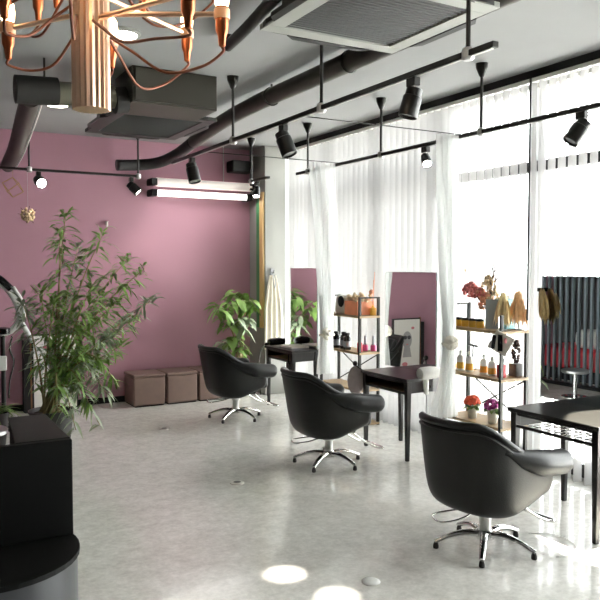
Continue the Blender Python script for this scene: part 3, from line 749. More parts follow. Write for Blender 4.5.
for i, (px, py, yy, nl) in enumerate(tips):
    tip = PX(px, py, yy)
    root = base+Vector((rnd.uniform(-.09, .09), rnd.uniform(-.09, .09), .30))
    lean = Vector((tip.x-root.x, tip.y-root.y, 0))
    m1 = root+Vector((lean.x*.25, lean.y*.25, (tip.z-root.z)*.4)); m2 = root+Vector((lean.x*.62, lean.y*.62, (tip.z-root.z)*.75))
    path = bez([root, m1, m2, tip], 8); n = len(path)
    st = MB().tube(path, [.012-.009*k/(n-1) for k in range(n)], 6).build('stem', 'stem', t, smooth=True)
    b = MB()
    for k in range(int(nl*2.5)):
        q = 1-(rnd.random()**1.3)*.64 if i > 5 else 1-(rnd.random()**1.1)*.6
        if k < 7: q = 1-.012*k
        f = q*(n-1); i0 = min(int(f), n-2); p = path[i0].lerp(path[i0+1], f-i0)
        a = rnd.uniform(0, 2*PI)
        up = rnd.uniform(-.45, .55) if q < .93 else rnd.uniform(.3, 1.6)
        d = Vector((math.cos(a), math.sin(a), up))
        p = p+Vector((math.cos(a), math.sin(a), 0))*rnd.uniform(0, .09)*(1 if q < .9 else .2)+Vector((0, 0, rnd.uniform(-.04, .04)))
        b.leaf(p, d, rnd.uniform(.09, .155), rnd.uniform(.021, .032), rnd.uniform(.15, .75), .12, rnd.uniform(-.5, .5))
    b.build('foliage', ('leaf', 'leaf3', 'leaf2', 'leaf')[i % 4], st, smooth=True)
# drooping lower sprays
for i, (px, py, yy, nl) in enumerate([(108, 395, 6.3, 30), (90, 405, 6.2, 30), (74, 388, 6.5, 16), (120, 385, 6.4, 22), (100, 425, 6.1, 16), (58, 412, 6.1, 16), (76, 430, 6.0, 16), (35, 385, 6.7, 6)]):
    tip = PX(px, py, yy); root = base+Vector((rnd.uniform(-.06, .06), rnd.uniform(-.06, .06), .32))
    m = Vector(((root.x+tip.x)/2, (root.y+tip.y)/2, max(tip.z, root.z)+.28))
    path = bez([root, m, tip], 8); n = len(path)
    st = MB().tube(path, [.008-.005*k/(n-1) for k in range(n)], 6).build('stem', 'stem', t, smooth=True)
    b = MB()
    for k in range(int(nl*1.8)):
        q = 1-rnd.random()*.6; f = q*(n-1); i0 = min(int(f), n-2); p = path[i0].lerp(path[i0+1], f-i0)
        a = rnd.uniform(0, 2*PI); d = Vector((math.cos(a), math.sin(a), rnd.uniform(-.8, .3)))
        b.leaf(p, d, rnd.uniform(.09, .15), rnd.uniform(.021, .031), rnd.uniform(.3, .9), .12, rnd.uniform(-.5, .5))
    b.build('foliage', ('leaf2', 'leaf')[i % 2], st, smooth=True)
# spider plant
c = Vector((.78, 6.95, 0))
t = thing('spider_plant', 'low grassy plant at the left edge behind the black counter', 'plant', c)
pot_round(t, c, .13, .30)
b = MB()
for k in range(80):
    a = rnd.uniform(0, 2*PI); d = Vector((math.cos(a), math.sin(a), rnd.uniform(.3, 1.6)))
    b.leaf(c+Vector((rnd.uniform(-.05, .05), rnd.uniform(-.05, .05), .28)), d, rnd.uniform(.22, .36), .018, rnd.uniform(.4, .95), .2)
b.build('foliage', 'leaf', t, smooth=True)
# broad-leaved plant in the far corner
c = Vector((3.76, 8.14, 0))
t = thing('broad_leaved_plant', 'broad-leaved green plant behind the farthest styling chair, beside the column', 'plant', c)
pot_round(t, c, .14, .32, 'potwhite')
clusters = [((237, 300), 8.1, 46, .17), ((222, 308), 7.98, 22, .13), ((248, 305), 8.0, 20, .09), ((243, 322), 7.95, 22, .13), ((232, 340), 8.05, 26, .11), ((240, 350), 8.0, 14, .10), ((228, 322), 8.05, 14, .10), ((222, 345), 8.1, 10, .08)]
for i, ((px, py), yy, nl, rr) in enumerate(clusters):
    tip = at(px, py, 1, yy); root = c+Vector((rnd.uniform(-.03, .03), rnd.uniform(-.03, .03), .29))
    m = Vector((c.x*.6+tip.x*.4, c.y*.6+tip.y*.4, .29*.4+tip.z*.6))
    path = bez([root, m, tip], 8)
    st = MB().tube(path, [.011-.006*k/(len(path)-1) for k in range(len(path))], 6).build('stem', 'stem', t, smooth=True)
    b = MB()
    for k in range(nl):
        a = rnd.uniform(0, 2*PI); v = Vector((rnd.gauss(0, 1), rnd.gauss(0, .7), rnd.gauss(0, .8))); v = v/max(1, v.length)*rr
        b.leaf(tip+v*.7, Vector((math.cos(a), math.sin(a)*.8, rnd.uniform(-.6, .5))), rnd.uniform(.12, .18), rnd.uniform(.06, .085), rnd.uniform(.3, .9), .1, rnd.uniform(-.5, .5))
    b.build('foliage', ('leaf', 'leaf3', 'leaf3', 'leaf2')[i % 4], st, smooth=True)

# ------------------------------------------------------------ poster leaning on the plum wall
t = thing('framed_poster', 'white portrait poster in a thick frame on the floor behind the leafy plant', 'poster', (1.58, 8.35, 0))
MB().bx(1.335, 1.825, 8.32, 8.36, .02, .86).build('frame', 'posterframe', t, bevel=.003)
MB().bx(1.352, 1.808, 8.314, 8.3195, .035, .845).build('print', 'posterpaper', t)
MB().bx(1.318, 1.338, 8.33, 8.36, .0, .87).build('wooden_edge', 'poster_edge', t)
MB().bx(1.255, 1.318, 8.33, 8.47, 0, .80).build('side_board', 'acdark', t)
b = MB()
def disc(b, cx, cz, rx, rz, y, n=20):
    vs = [b.bm.verts.new((cx+rx*math.cos(2*PI*k/n), y, cz+rz*math.sin(2*PI*k/n))) for k in range(n)]; b.bm.faces.new(vs)
disc(b, 1.58, .55, .085, .125, 8.3125)
b.prism([(1.50, .30), (1.66, .30), (1.63, .45), (1.53, .45)], 1, 8.3125, 8.3132)
b.build('portrait_drawing', 'sketch', t)
b = MB(); disc(b, 1.545, .585, .032, .028, 8.3115); disc(b, 1.615, .585, .032, .028, 8.3115); b.bx(1.54, 1.62, 8.3112, 8.3116, .595, .602); b.build('sunglasses', 'sketchdark', t)
b = MB(); disc(b, 1.58, .485, .022, .009, 8.3115); disc(b, 1.62, .20, .05, .03, 8.3115); disc(b, 1.48, .72, .03, .02, 8.3115); b.build('lips', 'sketchpink', t)

# ------------------------------------------------------------ hair machine at the left edge
hp = Vector((.92, 7.35, 0))
t = thing('hair_processor', 'white and black curved hair processing machine on a stand at the left edge', 'hair dryer machine', hp)
MB().cyl((hp.x, hp.y, .06), (hp.x, hp.y, .98), .022, seg=12).build('pole', 'acdark', t)
for k in range(5):
    a = 2*PI*k/5; d = Vector((math.cos(a), math.sin(a), 0))
    MB().tube([hp+Vector((0, 0, .07)), hp+d*.28+Vector((0, 0, .05))], .016, 8).build('leg', 'acdark', t)
MB().bx(hp.x-.06, hp.x+.03, hp.y-.04, hp.y+.04, .62, .76).build('control_box', 'white', t, bevel=.01)
MB().lathe([(.03, 0), (.07, .01), (.07, .06), (.03, .07)], (hp.x, hp.y, .96), 16).build('joint', 'blacks', t, smooth='auto')
arm = bez([at(-16, 276, 1, 7.35), at(2, 284, 1, 7.35), at(15, 300, 1, 7.35), at(20, 318, 1, 7.35), at(12, 330, 1, 7.35), at(0, 334, 1, 7.35)], 8)
MB().tube(arm, .030, 12, sx=1.0).build('curved_arm', 'white', t, smooth=True)
MB().tube(bez([at(-16, 271, 1, 7.3), at(0, 279, 1, 7.3), at(11, 289, 1, 7.3)], 6), .032, 12).build('heater_cap', 'blacks', t, smooth=True)
MB().tube(bez([at(13, 287, 1, 7.33), at(22, 302, 1, 7.33), at(24, 318, 1, 7.33)], 6), .02, 10).build('outer_arm', 'white', t, smooth=True)
MB().tube(bez([at(20, 320, 1, 7.33), at(27, 332, 1, 7.33), at(33, 342, 1, 7.33)], 5), .026, 10).build('end_arm', 'white', t, smooth=True)
MB().tube(bez([at(12, 336, 1, 7.33), at(10, 350, 1, 7.33), at(14, 362, 1, 7.33), at(10, 380, 1, 7.33), at(9, 398, 1, 7.33)], 6), .008, 8).build('cable', 'blacks', t, smooth=True)

# ------------------------------------------------------------ wall decorations
p = at(28, 215, 1, 7.88)
t = thing('dried_flower_ball', 'round ball of dried beige flowers hanging from the track before the plum wall', 'decoration', p)
b = MB()
for k in range(40):
    d = Vector((rnd.gauss(0, 1), rnd.gauss(0, 1), rnd.gauss(0, 1))).normalized(); b.sph(p+d*.06, .018, 6, jit=.2)
b.build('blossoms', 'drybeige', t, smooth=True)
b = MB()
for k in range(10):
    d = Vector((rnd.gauss(0, 1), rnd.gauss(0, 1)*.5, rnd.gauss(0, 1))).normalized(); b.cyl(p, p+d*.10, .003, seg=5)
b.build('sprigs', 'twig', t)
MB().cyl(p+Vector((0, 0, .05)), Vector((p.x, p.y, 2.5865)), .0015, seg=5).build('thread', 'steel', t)
p = at(15, 184, 1, 7.88)+Vector((-.02, 0, -.035))
b = MB(); V = []
for k in range(6): V.append(p+Vector((.10*math.cos(PI*k/3), .06*math.sin(PI*k/3), .04*(1 if k % 2 else -1))))
topv = p+Vector((0, 0, .10)); bot = p+Vector((0, 0, -.10))
for k in range(6):
    b.cyl(V[k], V[(k+1) % 6], .004, seg=5); b.cyl(V[k], topv if k % 2 else bot, .004, seg=5)
b.cyl(topv, Vector((topv.x, topv.y, 2.5865)), .0015, seg=5)
tag(b.build('wire_ornament', 'gold', loc=p), 'thin geometric wire ornament hanging at the far left', 'decoration')
p = at(107, 224, 1, 8.46)
tag(MB().lathe([(.010, -.03), (.014, -.01), (.012, .02), (.02, .03)], p, 10).bx(p.x-.012, p.x+.012, p.y, YB, p.z-.01, p.z+.03).build('wall_hook', 'pale', loc=p), 'small white hook on the plum wall above the plant', 'hook')

# ------------------------------------------------------------ column side boards and hanging cloth
tag(MB().bx(4.045, 4.06, 8.19, 8.27, .84, 2.60).build('green_board', 'green', loc=(4.05, 8.23, .84)), 'narrow green strip standing against the plum wall corner', 'board')
tag(MB().bx(4.035, 4.06, 8.07, 8.165, .84, 2.53).build('tan_board', 'tan', loc=(4.05, 8.12, .84)), 'narrow tan wooden strip on the side of the white column', 'board')
t = thing('hanging_gown', 'ivory cloth gown hanging from a hook on the white column', 'gown', (4.20, 8.03, 1.5))
rows = []
for i in range(25):
    q = i/24; z = 1.50-q*.92
    wdt = .045+.075*min(1, q*2.2)**.8+.02*q; cx = 4.15-.006*q
    rows.append([(cx+wdt*(-1+2*k/28), 8.02-.025*q-.02*abs(math.sin(k/28*PI*4+q))*min(1, q*3)-.012*math.sin(k*.8), z) for k in range(29)])
MB().grid(rows).build('cloth', 'cloth', t, smooth=True, solid=.004)
b = MB(); b.tube(bez([(4.15, 8.06, 1.53), (4.15, 8.00, 1.53), (4.15, 7.985, 1.57)], 4), .006, 6); b.bx(4.13, 4.17, 8.045, 8.06, 1.48, 1.58); b.build('hook', 'greyp', t)
MB().tube(bez([(4.135, 7.985, 1.50), (4.13, 7.965, 1.42), (4.145, 7.96, 1.34), (4.16, 7.965, 1.42), (4.155, 7.985, 1.50)], 5), .006, 6).build('strap', 'greyp', t)

# ------------------------------------------------------------ desk accessories
dk = .685
t = thing('hair_dryer', 'white hairdryer hanging at the right side of the middle desk', 'hairdryer', (3.80, 4.62, .72))
hd = Vector((3.80, 4.555, .745))
MB().tube([hd+Vector((-.12, .0, 0)), hd+Vector((-.10, 0, .0)), hd+Vector((-.02, 0, .002)), hd+Vector((.06, 0, .0)), hd+Vector((.10, 0, 0))], [.044, .052, .054, .044, .036], 16).build('barrel', 'white', t, smooth='auto')
MB().tube([hd+Vector((-.06, 0, -.03)), hd+Vector((-.055, 0, -.12)), hd+Vector((-.05, 0, -.17))], [.024, .022, .016], 12).build('handle', 'white', t, smooth='auto')
MB().cyl(hd+Vector((.10, 0, 0)), hd+Vector((.135, 0, 0)), .030, .022, 14).build('nozzle', 'greyp', t)
MB().tube(bez([hd+Vector((-.05, 0, -.17)), hd+Vector((-.045, 0, -.26)), hd+Vector((-.03, .01, -.40)), hd+Vector((.05, .04, -.66)), hd+Vector((.12, .08, -.735))], 6), .005, 6).build('cord', 'greyp', t, smooth=True)
t = thing('dryer_holder', 'grey box holder fixed to the middle desk beside the hairdryer', 'holder', (3.95, 4.64, .6))
MB().bx(3.86, 3.98, 4.612, 4.675, .575, .745).build('case', 'greyp', t, bevel=.008)
b = MB(); b.lathe([(.014, 0), (.014, .012)], (3.856, 4.645, .70), 12, Matrix.Rotation(-PI/2, 4, 'Y')); b.lathe([(.014, 0), (.014, .012)], (3.856, 4.645, .615), 12, Matrix.Rotation(-PI/2, 4, 'Y')); b.build('knob', 'blacks', t)
t = thing('hand_mirror', 'oval grey hand mirror hanging at the left end of the middle desk', 'hand mirror', (3.62, 5.40, .6))
rot = Matrix.Rotation(math.radians(78), 4, 'X') @ Matrix.Rotation(0, 4, 'Z')
b = MB(); hm = Vector((3.635, 5.40, .58))
rows = []
b.lathe([(.001, -.008), (.075, -.008), (.082, 0), (.075, .008), (.001, .008)], (0, 0, 0), 28)
rz_ = Matrix.Rotation(math.radians(-35), 4, 'Z')
for v in b.bm.verts: v.co = hm+rz_ @ Vector((v.co.x*.95, v.co.z, v.co.y*1.62))
b.build('face', 'brush', t, smooth='auto')
MB().sph(hm+Vector((-.01, .0, .155)), .024, 12).build('knob', 'track', t, smooth=True)
MB().cyl(hm+Vector((-.01, 0, .14)), hm+Vector((.03, -.055, .10)), .006, seg=8).build('hook', 'track', t)
# far desk: black dryer, small tray
t = thing('black_dryer', 'black hairdryer lying on the far desk in front of the column', 'hairdryer', (3.90, 7.40, .69))
MB().tube([(3.79, 7.44, .735), (3.82, 7.44, .735), (3.92, 7.43, .74), (3.99, 7.42, .738)], [.03, .042, .045, .035], 14).build('barrel', 'blacks', t, smooth='auto')
MB().tube([(3.84, 7.46, .72), (3.77, 7.49, .705)], [.02, .016], 10).build('handle', 'blacks', t, smooth='auto')
MB().tube(bez([(3.77, 7.49, .705), (3.74, 7.52, .64), (3.70, 7.52, .40), (3.72, 7.5, .12)], 5), .006, 6).build('cord', 'blacks', t, smooth=True)
t = thing('magazine_pile', 'flat pile of pale magazines on the far desk', 'magazines', (3.92, 7.0, .69))
MB().bx(3.80, 4.02, 6.90, 7.20, .691, .706).build('lower_magazine', 'greyp', t, bevel=.002)
MB().bx(3.81, 4.03, 6.92, 7.18, .707, .725).build('upper_magazine', 'pale', t, bevel=.002)
tag(MB().bx(3.735, 3.76, 6.86, 6.91, .46, .565).tube([(3.748, 6.885, .55), (3.755, 6.885, .66)], .006, 6).build('hanging_scissor_pouch', 'blacks', loc=(3.79, 6.885, .46)), 'small black pouch hanging under the far desk end', 'pouch')

# ------------------------------------------------------------ shelf contents
E = .001
def bottle(name, x, y, z, r, h, body, cap, label, cat='bottle', group=None, neck=.35, capname='cap', ang=0):
    t = thing(name, label, cat, (x, y, z+E), group)
    z += E
    MB().lathe([(r*.92, 0), (r, .006), (r, h*.66), (r*.85, h*.74), (r*neck, h*.80), (r*neck, h*.86)], (x, y, z), 16).build('body', body, t, smooth='auto')
    MB().lathe([(r*(neck+.12), h*.82), (r*(neck+.12), h*.985), (r*neck, h)], (x, y, z), 14).build(capname, cap, t, smooth='auto')
    return t
z0, z1, z2, z3 = ZS
# --- near unit, upper board
SH = Vector((.31, .33, 0))  # shelf contents pushed back from the camera along the line of sight
def an(px, py, x): return at(px, py, 0, x+SH.x)-SH
for i, (px, lb) in enumerate([(464, 'amber jar with black lid at the left end of the row of four'), (470, 'amber jar with black lid, second from the left'), (476.5, 'amber jar with black lid, third from the left'), (483, 'amber jar with black lid nearest the dried bouquet')]):
    y = 4.27-.085*i; x = 3.81
    t = thing('cosmetic_jar', lb, 'jar', (x, y, z0+E), 'amber jars on the upper shelf')
    MB().lathe([(.030, 0), (.033, .004), (.033, .05), (.03, .052)], (x, y, z0+E), 18).build('jar_body', 'honey', t, smooth='auto')
    MB().lathe([(.034, .052), (.035, .054), (.035, .07), (.033, .072)], (x, y, z0+E), 18).build('lid', 'blacks', t, smooth='auto')
v = Vector((3.93, 4.03, z0+E))
t = thing('dried_bouquet', 'bouquet of dried pink, rust and beige flowers in a glass vase', 'dried flowers', v)
MB().lathe([(.034, 0), (.038, .005), (.034, .07), (.026, .11), (.032, .135), (.030, .135), (.023, .11), (.030, .07), (.03, .012), (.001, .01)], v, 18).build('vase', 'potwhite', t, smooth='auto')
def puff(name, pts, r, n, m, rr, sx=1.0):
    b = MB()
    for p in pts:
        p = Vector(p)
        for k in range(n):
            d = Vector((rnd.gauss(0, 1), rnd.gauss(0, 1), rnd.gauss(0, 1))); d = d/max(d.length, .8)*r
            b.sph(p+d, rr*rnd.uniform(.6, 1.2), 6, jit=.25)
    b.build(name, m, t, smooth=True)
top_ = v+Vector((0, 0, .12))
heads = [an(468, 291, 3.88), an(474, 292, 3.88), an(480, 294, 3.9), an(471, 288, 3.9)]
puff('rose_heads', heads, .042, 24, 'dryrose', .015)
puff('rust_heads', [an(482, 295, 3.9), an(487, 299, 3.92), an(484, 303, 3.92)], .045, 26, 'drypink', .014)
puff('beige_heads', [an(487, 285, 3.93), an(492, 290, 3.93), an(490, 280, 3.93), an(493, 297, 3.93)], .04, 22, 'drybeige', .012)
b = MB()
for h_ in heads+[an(485, 300, 3.92), an(487, 285, 3.93), an(490, 280, 3.93), an(492, 290, 3.93)]:
    b.tube([top_, top_.lerp(h_, .5)+Vector((0, 0, -.01)), h_], .003, 5)
for px, py in ((493, 268), (491, 264), (496, 277)):
    b.tube(bez([top_, top_.lerp(an(px, py, 3.93), .6), an(px, py, 3.93)], 4), .0035, 5)
for k in range(14):
    q = an(493+rnd.uniform(-2, 3), rnd.uniform(266, 282), 3.93); b.cyl(q, q+Vector((rnd.uniform(-.02, .02), rnd.uniform(-.02, .02), .02)), .003, seg=5)
b.build('twigs', 'twig', t)
b = MB()
for px, py in ((465.5, 272),):
    b.leaf(an(px, py, 3.93), (0.2, .5, .8), .035, .025, .1)
b.build('loose_petals', 'drybeige', t)
b = MB(); b.sph(an(492, 303, 3.9), .018, 8, jit=.15); b.build('dark_seed_head', 'twig', t)
tag(MB().box((3.805, 3.875, z0+E+.118), (.010, .10, .232), Matrix.Rotation(math.radians(38), 4, 'Z')).build('grey_folder', 'greybook', loc=(3.805, 3.875, z0+E)), 'upright grey card folder beside the dried bouquet', 'folder')
t = thing('tissue_box', 'pale blue box behind the blond hairpieces', 'box', (3.93, 3.81, z0+E))
MB().bx(3.885, 3.985, 3.80, 3.88, z0+E, z0+E+.235).build('carton', 'blue', t, bevel=.004)
b = MB(); b.leaf((3.935, 3.84, z0+.23), (0, .3, 1), .05, .05, .1); b.build('tissue', 'posterpaper', t)
def wig(x, y, zt, r, h, m, label):
    t = thing('hairpiece', label, 'hairpiece', (x, y, z0+E), 'blond hairpieces')
    b = MB(); b.sph((x, y, zt-.055), (r*.85, r*.85, .055), 12)
    for k in range(90):
        a = rnd.uniform(0, 2*PI); q = rnd.random()**.5
        o = Vector((x+r*.82*q*math.cos(a), y+r*.82*q*math.sin(a), zt-.01-.045*q*q))
        ln = h*rnd.uniform(.72, 1.0)
        d = Vector((math.cos(a)*.16*q, math.sin(a)*.16*q, -.7))
        b.leaf(o, d, ln, rnd.uniform(.016, .026), .12, .25, rnd.uniform(-1, 1))
    b.build('hair', m, t, smooth=True)
    MB().lathe([(.03, 0), (.03, .008), (.008, .012), (.008, zt-z0-.05)], (x, y, z0+E), 12).build('stand', 'greyp', t)
    return t
wig(3.785, 3.74, 1.405, .040, .20, 'blond', 'pale blond hairpiece standing on the shelf in front of the blue box')
wig(3.92, 3.715, 1.415, .042, .23, 'blond2', 'darker blond hairpiece on a small stand at the right end of the shelf')
SH = Vector((0, 0, 0))
t = thing('hairpiece', 'added pale blond hairpiece standing in for a reflection at the upper left edge of the right-hand mirror', 'hairpiece', (3.93, 3.54, 1.3), 'blond hairpieces')  # solid hair in place of a hairpiece reflected in the mirror
b = MB()
for k in range(110):
    a = rnd.uniform(0, PI); q = rnd.random()**.5
    o = Vector((3.925+rnd.uniform(-.02, .015), 3.56-.085*q*math.sin(a)*.8, 1.40+.06*math.cos(a)*q))
    b.leaf(o, (rnd.uniform(-.1, .05), -.25*q, -.8), rnd.uniform(.08, .15), .018, .12, .2, rnd.uniform(-1, 1))
b.build('hair', 'blond', t, smooth=True)
MB().bx(3.915, 3.964, 3.55, 3.572, 1.43, 1.455).build('clip', 'blacks', t)
SH = Vector((.31, .33, 0))
# --- pouch hanging on the near post
t = thing('hanging_card_pouch', 'white square card bag with black patch hanging askew from the shelf post', 'pouch', (3.68, 3.69, 1.15))
rot = Matrix.Rotation(math.radians(-52), 4, 'Z')
c = Vector((3.672, 3.645, 1.03))
r2 = rot @ Matrix.Rotation(math.radians(28), 4, 'Y')
MB().box(c, (.15, .008, .15), r2).build('card', 'cushion', t, bevel=.002)
MB().box(c+(r2.to_3x3() @ Vector((-.005, -.007, -.002))), (.035, .004, .125), rot @ Matrix.Rotation(math.radians(0), 4, 'Y')).build('black_panel', 'blacks', t)
MB().box(c+(rot.to_3x3() @ Vector((-.052, -.007, .01))), (.028, .004, .105), rot @ Matrix.Rotation(.12, 4, 'Y')).build('dark_strip', 'blacks', t)
MB().sph(c+(rot.to_3x3() @ Vector((.035, -.006, .02))), (.018, .006, .022), 10).build('red_print', 'sketchpink', t)
MB().tube([(3.672, 3.645, 1.09), (3.69, 3.655, 1.15)], .004, 6).build('cord', 'track', t)
# --- near unit, middle board
for i, (y, h, lq, lb) in enumerate([(4.325, .11, 'amber', 'small clear bottle with amber base at the left end of the middle shelf'), (4.225, .165, 'honey', 'white pump bottle, second from the left on the middle shelf'),
                                (4.12, .165, 'amber', 'white pump bottle in the middle of the five'), (3.955, .16, 'amber2', 'white bottle with orange label, fourth from the left'), (3.865, .15, 'amber', 'white bottle with yellow label nearest the front post')]):
    t = thing('treatment_bottle', lb, 'bottle', (3.80, y, z1+E), 'white and amber bottles on the middle shelf')
    r = .032; zz = z1+E
    MB().lathe([(r*.95, 0), (r, .005), (r, h*.62), (r*.8, h*.72), (.012, h*.78), (.012, h*.84)], (3.80, y, zz), 18).build('body', 'white', t, smooth='auto')
    MB().lathe([(r*1.01, h*.1), (r*1.015, h*.1), (r*1.015, h*.42), (r*1.01, h*.42)], (3.80, y, zz), 18).build('label', lq, t, smooth='auto')
    MB().lathe([(.014, h*.82), (.015, h*.84), (.015, h*.96), (.01, h)], (3.80, y, zz), 12).build('cap', 'white', t, smooth='auto')
t = thing('pump_stand', 'dark T-shaped metal holder behind the white bottles', 'holder', (3.93, 4.22, z1+E))
b = MB(); b.lathe([(.035, 0), (.035, .006), (.006, .008), (.006, .2)], (3.93, 4.22, z1+E), 12); b.cyl((3.93, 4.28, z1+.205), (3.93, 4.17, z1+.195), .009, seg=8); b.build('frame', 'track', t)
t = thing('red_cup', 'red cup holding black combs on the middle shelf', 'cup', (3.79, 3.735, z1+E))
MB().lathe([(.030, 0), (.034, .004), (.036, .10), (.033, .10), (.031, .01), (.001, .008)], (3.79, 3.735+.02, z1+E), 18).build('cup', 'red', t, smooth='auto')
for k in range(4):
    a = k*1.6; MB().box((3.79+.014*math.cos(a), 3.755+.014*math.sin(a), z1+.085), (.012, .004, .13), Matrix.Rotation(.15*math.cos(a), 4, 'X')).build('comb', 'blacks' if k != 2 else 'greyp', t)
t = thing('grey_planter', 'grey pot with a slim dark dried plant at the right end of the middle shelf', 'pot plant', (3.95, 3.745, z1+E))
MB().bx(3.905, 3.985, 3.715, 3.795, z1+E, z1+E+.10).build('pot', 'vasegrey', t, bevel=.006)
b = MB()
for k in range(60):
    q = rnd.random(); r = .012+.016*math.sin(q*PI)*(1.2-q*.5); a = rnd.uniform(0, 6.28)
    b.sph((3.945+r*math.cos(a), 3.755+r*math.sin(a), z1+.11+.17*q), .011, 6, jit=.2)
b.build('dried_spike', 'twig', t, smooth=True)
# --- near unit, lower board flowers
for (x, y, m, lb) in ((3.80, 4.08, 'flororange', 'small white pot of orange flowers on the lower shelf'), (3.80, 3.855, 'flormag', 'small white pot of magenta flowers on the lower shelf')):
    t = thing('flower_pot', lb, 'flowers', (x, y, z2+E), 'flower pots on the lower shelf'); zz = z2+E
    MB().lathe([(.030, 0), (.033, .004), (.042, .085), (.044, .085), (.044, .095), (.036, .095), (.001, .08)], (x, y, zz), 18).build('pot', 'potwhite', t, smooth='auto')
    b = MB()
    for k in range(34):
        a = rnd.uniform(0, 6.28); b.leaf((x+.02*math.cos(a), y+.02*math.sin(a), zz+.10), (math.cos(a), math.sin(a), rnd.uniform(-.2, .7)), rnd.uniform(.05, .075), .034, .4)
    b.build('leaves', 'leaf', t, smooth=True)
    b = MB()
    for k in range(46):
        d = Vector((rnd.gauss(0, 1), rnd.gauss(0, 1), abs(rnd.gauss(0, 1)))); d.normalize()
        b.sph(Vector((x, y, zz+.125))+Vector((d.x*.052, d.y*.058, d.z*.05)), .017, 7, jit=.2)
    b.build('blossoms', m, t, smooth=True)
# --- middle unit, upper board
SH = Vector((.31, .46, 0))
t = thing('wicker_cushion', 'cream cushion with black round patch at the left end of the upper shelf', 'cushion', (3.86, 5.94, z0+E))
b = MB(); b.box((3.85, 5.94, z0+E+.095), (.12, .20, .19), taper=1.15); b.build('pillow', 'cushion', t, bevel=.045, segs=4, smooth=True)
MB().sph((3.785, 5.91, z0+.13), (.02, .055, .06), 14).build('black_patch', 'blackmatte', t, smooth=True)
t = thing('orange_basket', 'orange box filled with dried flowers on the upper shelf', 'basket', (3.86, 5.75, z0+E))
b = MB(); b.bx(3.77, 3.98, 5.585, 5.82, z0+E, z0+E+.14); b.build('box', 'orange', t, bevel=.004)
b = MB()
for k in range(70):
    p = Vector((rnd.uniform(3.77, 3.97), rnd.uniform(5.59, 5.81), z0+.14+abs(rnd.gauss(0, .03)))); b.sph(p, rnd.uniform(.010, .024), 6, jit=.3)
b.build('dried_blossoms', 'drybeige', t, smooth=True)
b = MB()
for k in range(26):
    p = Vector((rnd.uniform(3.76, 3.95), rnd.uniform(5.60, 5.80), z0+.14)); b.leaf(p, (rnd.uniform(-1, 1), rnd.uniform(-1, 1), rnd.uniform(.2, 1.2)), .08, .02, .5)
b.build('dried_leaves', 'drypink', t, smooth=True)
t = thing('reed_diffuser', 'glass reed diffuser with yellow liquid and tall reeds', 'diffuser', (3.96, 5.545, z0+E))
MB().lathe([(.032, 0), (.034, .004), (.034, .07), (.012, .085), (.012, .10)], (3.94, 5.55, z0+E), 16).build('bottle', 'amber', t, smooth='auto')
b = MB(); b.tube([(3.94, 5.55, z0+.09), (3.95, 5.54, z0+.44)], .003, 5); b.tube([(3.94, 5.55, z0+.09), (3.93, 5.53, z0+.36)], .003, 5); b.sph((3.935, 5.575, z0+.235), .026, 10, jit=.12); b.tube([(3.94, 5.55, z0+.09), (3.935, 5.575, z0+.235)], .003, 5); b.build('reeds', 'drypink', t)
# --- middle unit, middle board
for i, (x, y, lb) in enumerate([(3.80, 6.02, 'black patterned bottle at the left end of the middle shelf row'), (3.83, 5.92, 'black patterned bottle in the middle of the black three'), (3.80, 5.81, 'black patterned bottle closest to the red bottle')]):
    t = thing('black_bottle', lb, 'bottle', (x, y, z1+E), 'black bottles on the middle shelf'); zz = z1+E
    MB().lathe([(.038, 0), (.04, .004), (.04, .125), (.03, .14), (.016, .15)], (x, y, zz), 16).build('body', 'blacks', t, smooth='auto')
    MB().lathe([(.024, .148), (.026, .152), (.026, .172), (.022, .175)], (x, y, zz), 14).build('cap', 'acdark', t, smooth='auto')
    MB().lathe([(.0405, .03), (.041, .03), (.041, .09), (.0405, .09)], (x, y, zz), 16).build('label', 'greyp', t, smooth='auto')
bottle('red_bottle', 3.79, 5.565, z1, .028, .13, 'red', 'blacks', 'small red bottle with black cap beside the shelf post')
for y, lb in ((5.555, 'pink nail polish style bottle, left of the pink pair'), (5.53, 'x')):
    pass
for (x, y, lb) in ((3.90, 5.63, 'clear bottle of pink liquid, left one of the pink pair'), (3.96, 5.57, 'clear bottle of pink liquid, right one of the pink pair')):
    t = thing('pink_bottle', lb, 'bottle', (x, y, z1+E), 'pink bottles on the middle shelf'); zz = z1+E
    MB().lathe([(.028, 0), (.031, .004), (.031, .045), (.024, .06), (.012, .065)], (x, y, zz), 16).build('body', 'pink', t, smooth='auto')
    MB().lathe([(.013, .062), (.013, .15), (.009, .155)], (x, y, zz), 12).build('cap', 'greyp', t, smooth='auto')
SH = Vector((.31, .33, 0))
# copper item on the near shelf left end
t = thing('orange_tray', 'peach coloured trinket dish at the left end of the near shelf unit', 'dish', (3.86, 4.36, z1+E))
MB().lathe([(.03, 0), (.05, .01), (.055, .045), (.05, .045), (.04, .014), (.001, .01)], (3.86, 4.52-.16, z1+E), 18).build('dish', 'orange', t, smooth='auto')

SH = Vector((0, 0, 0))
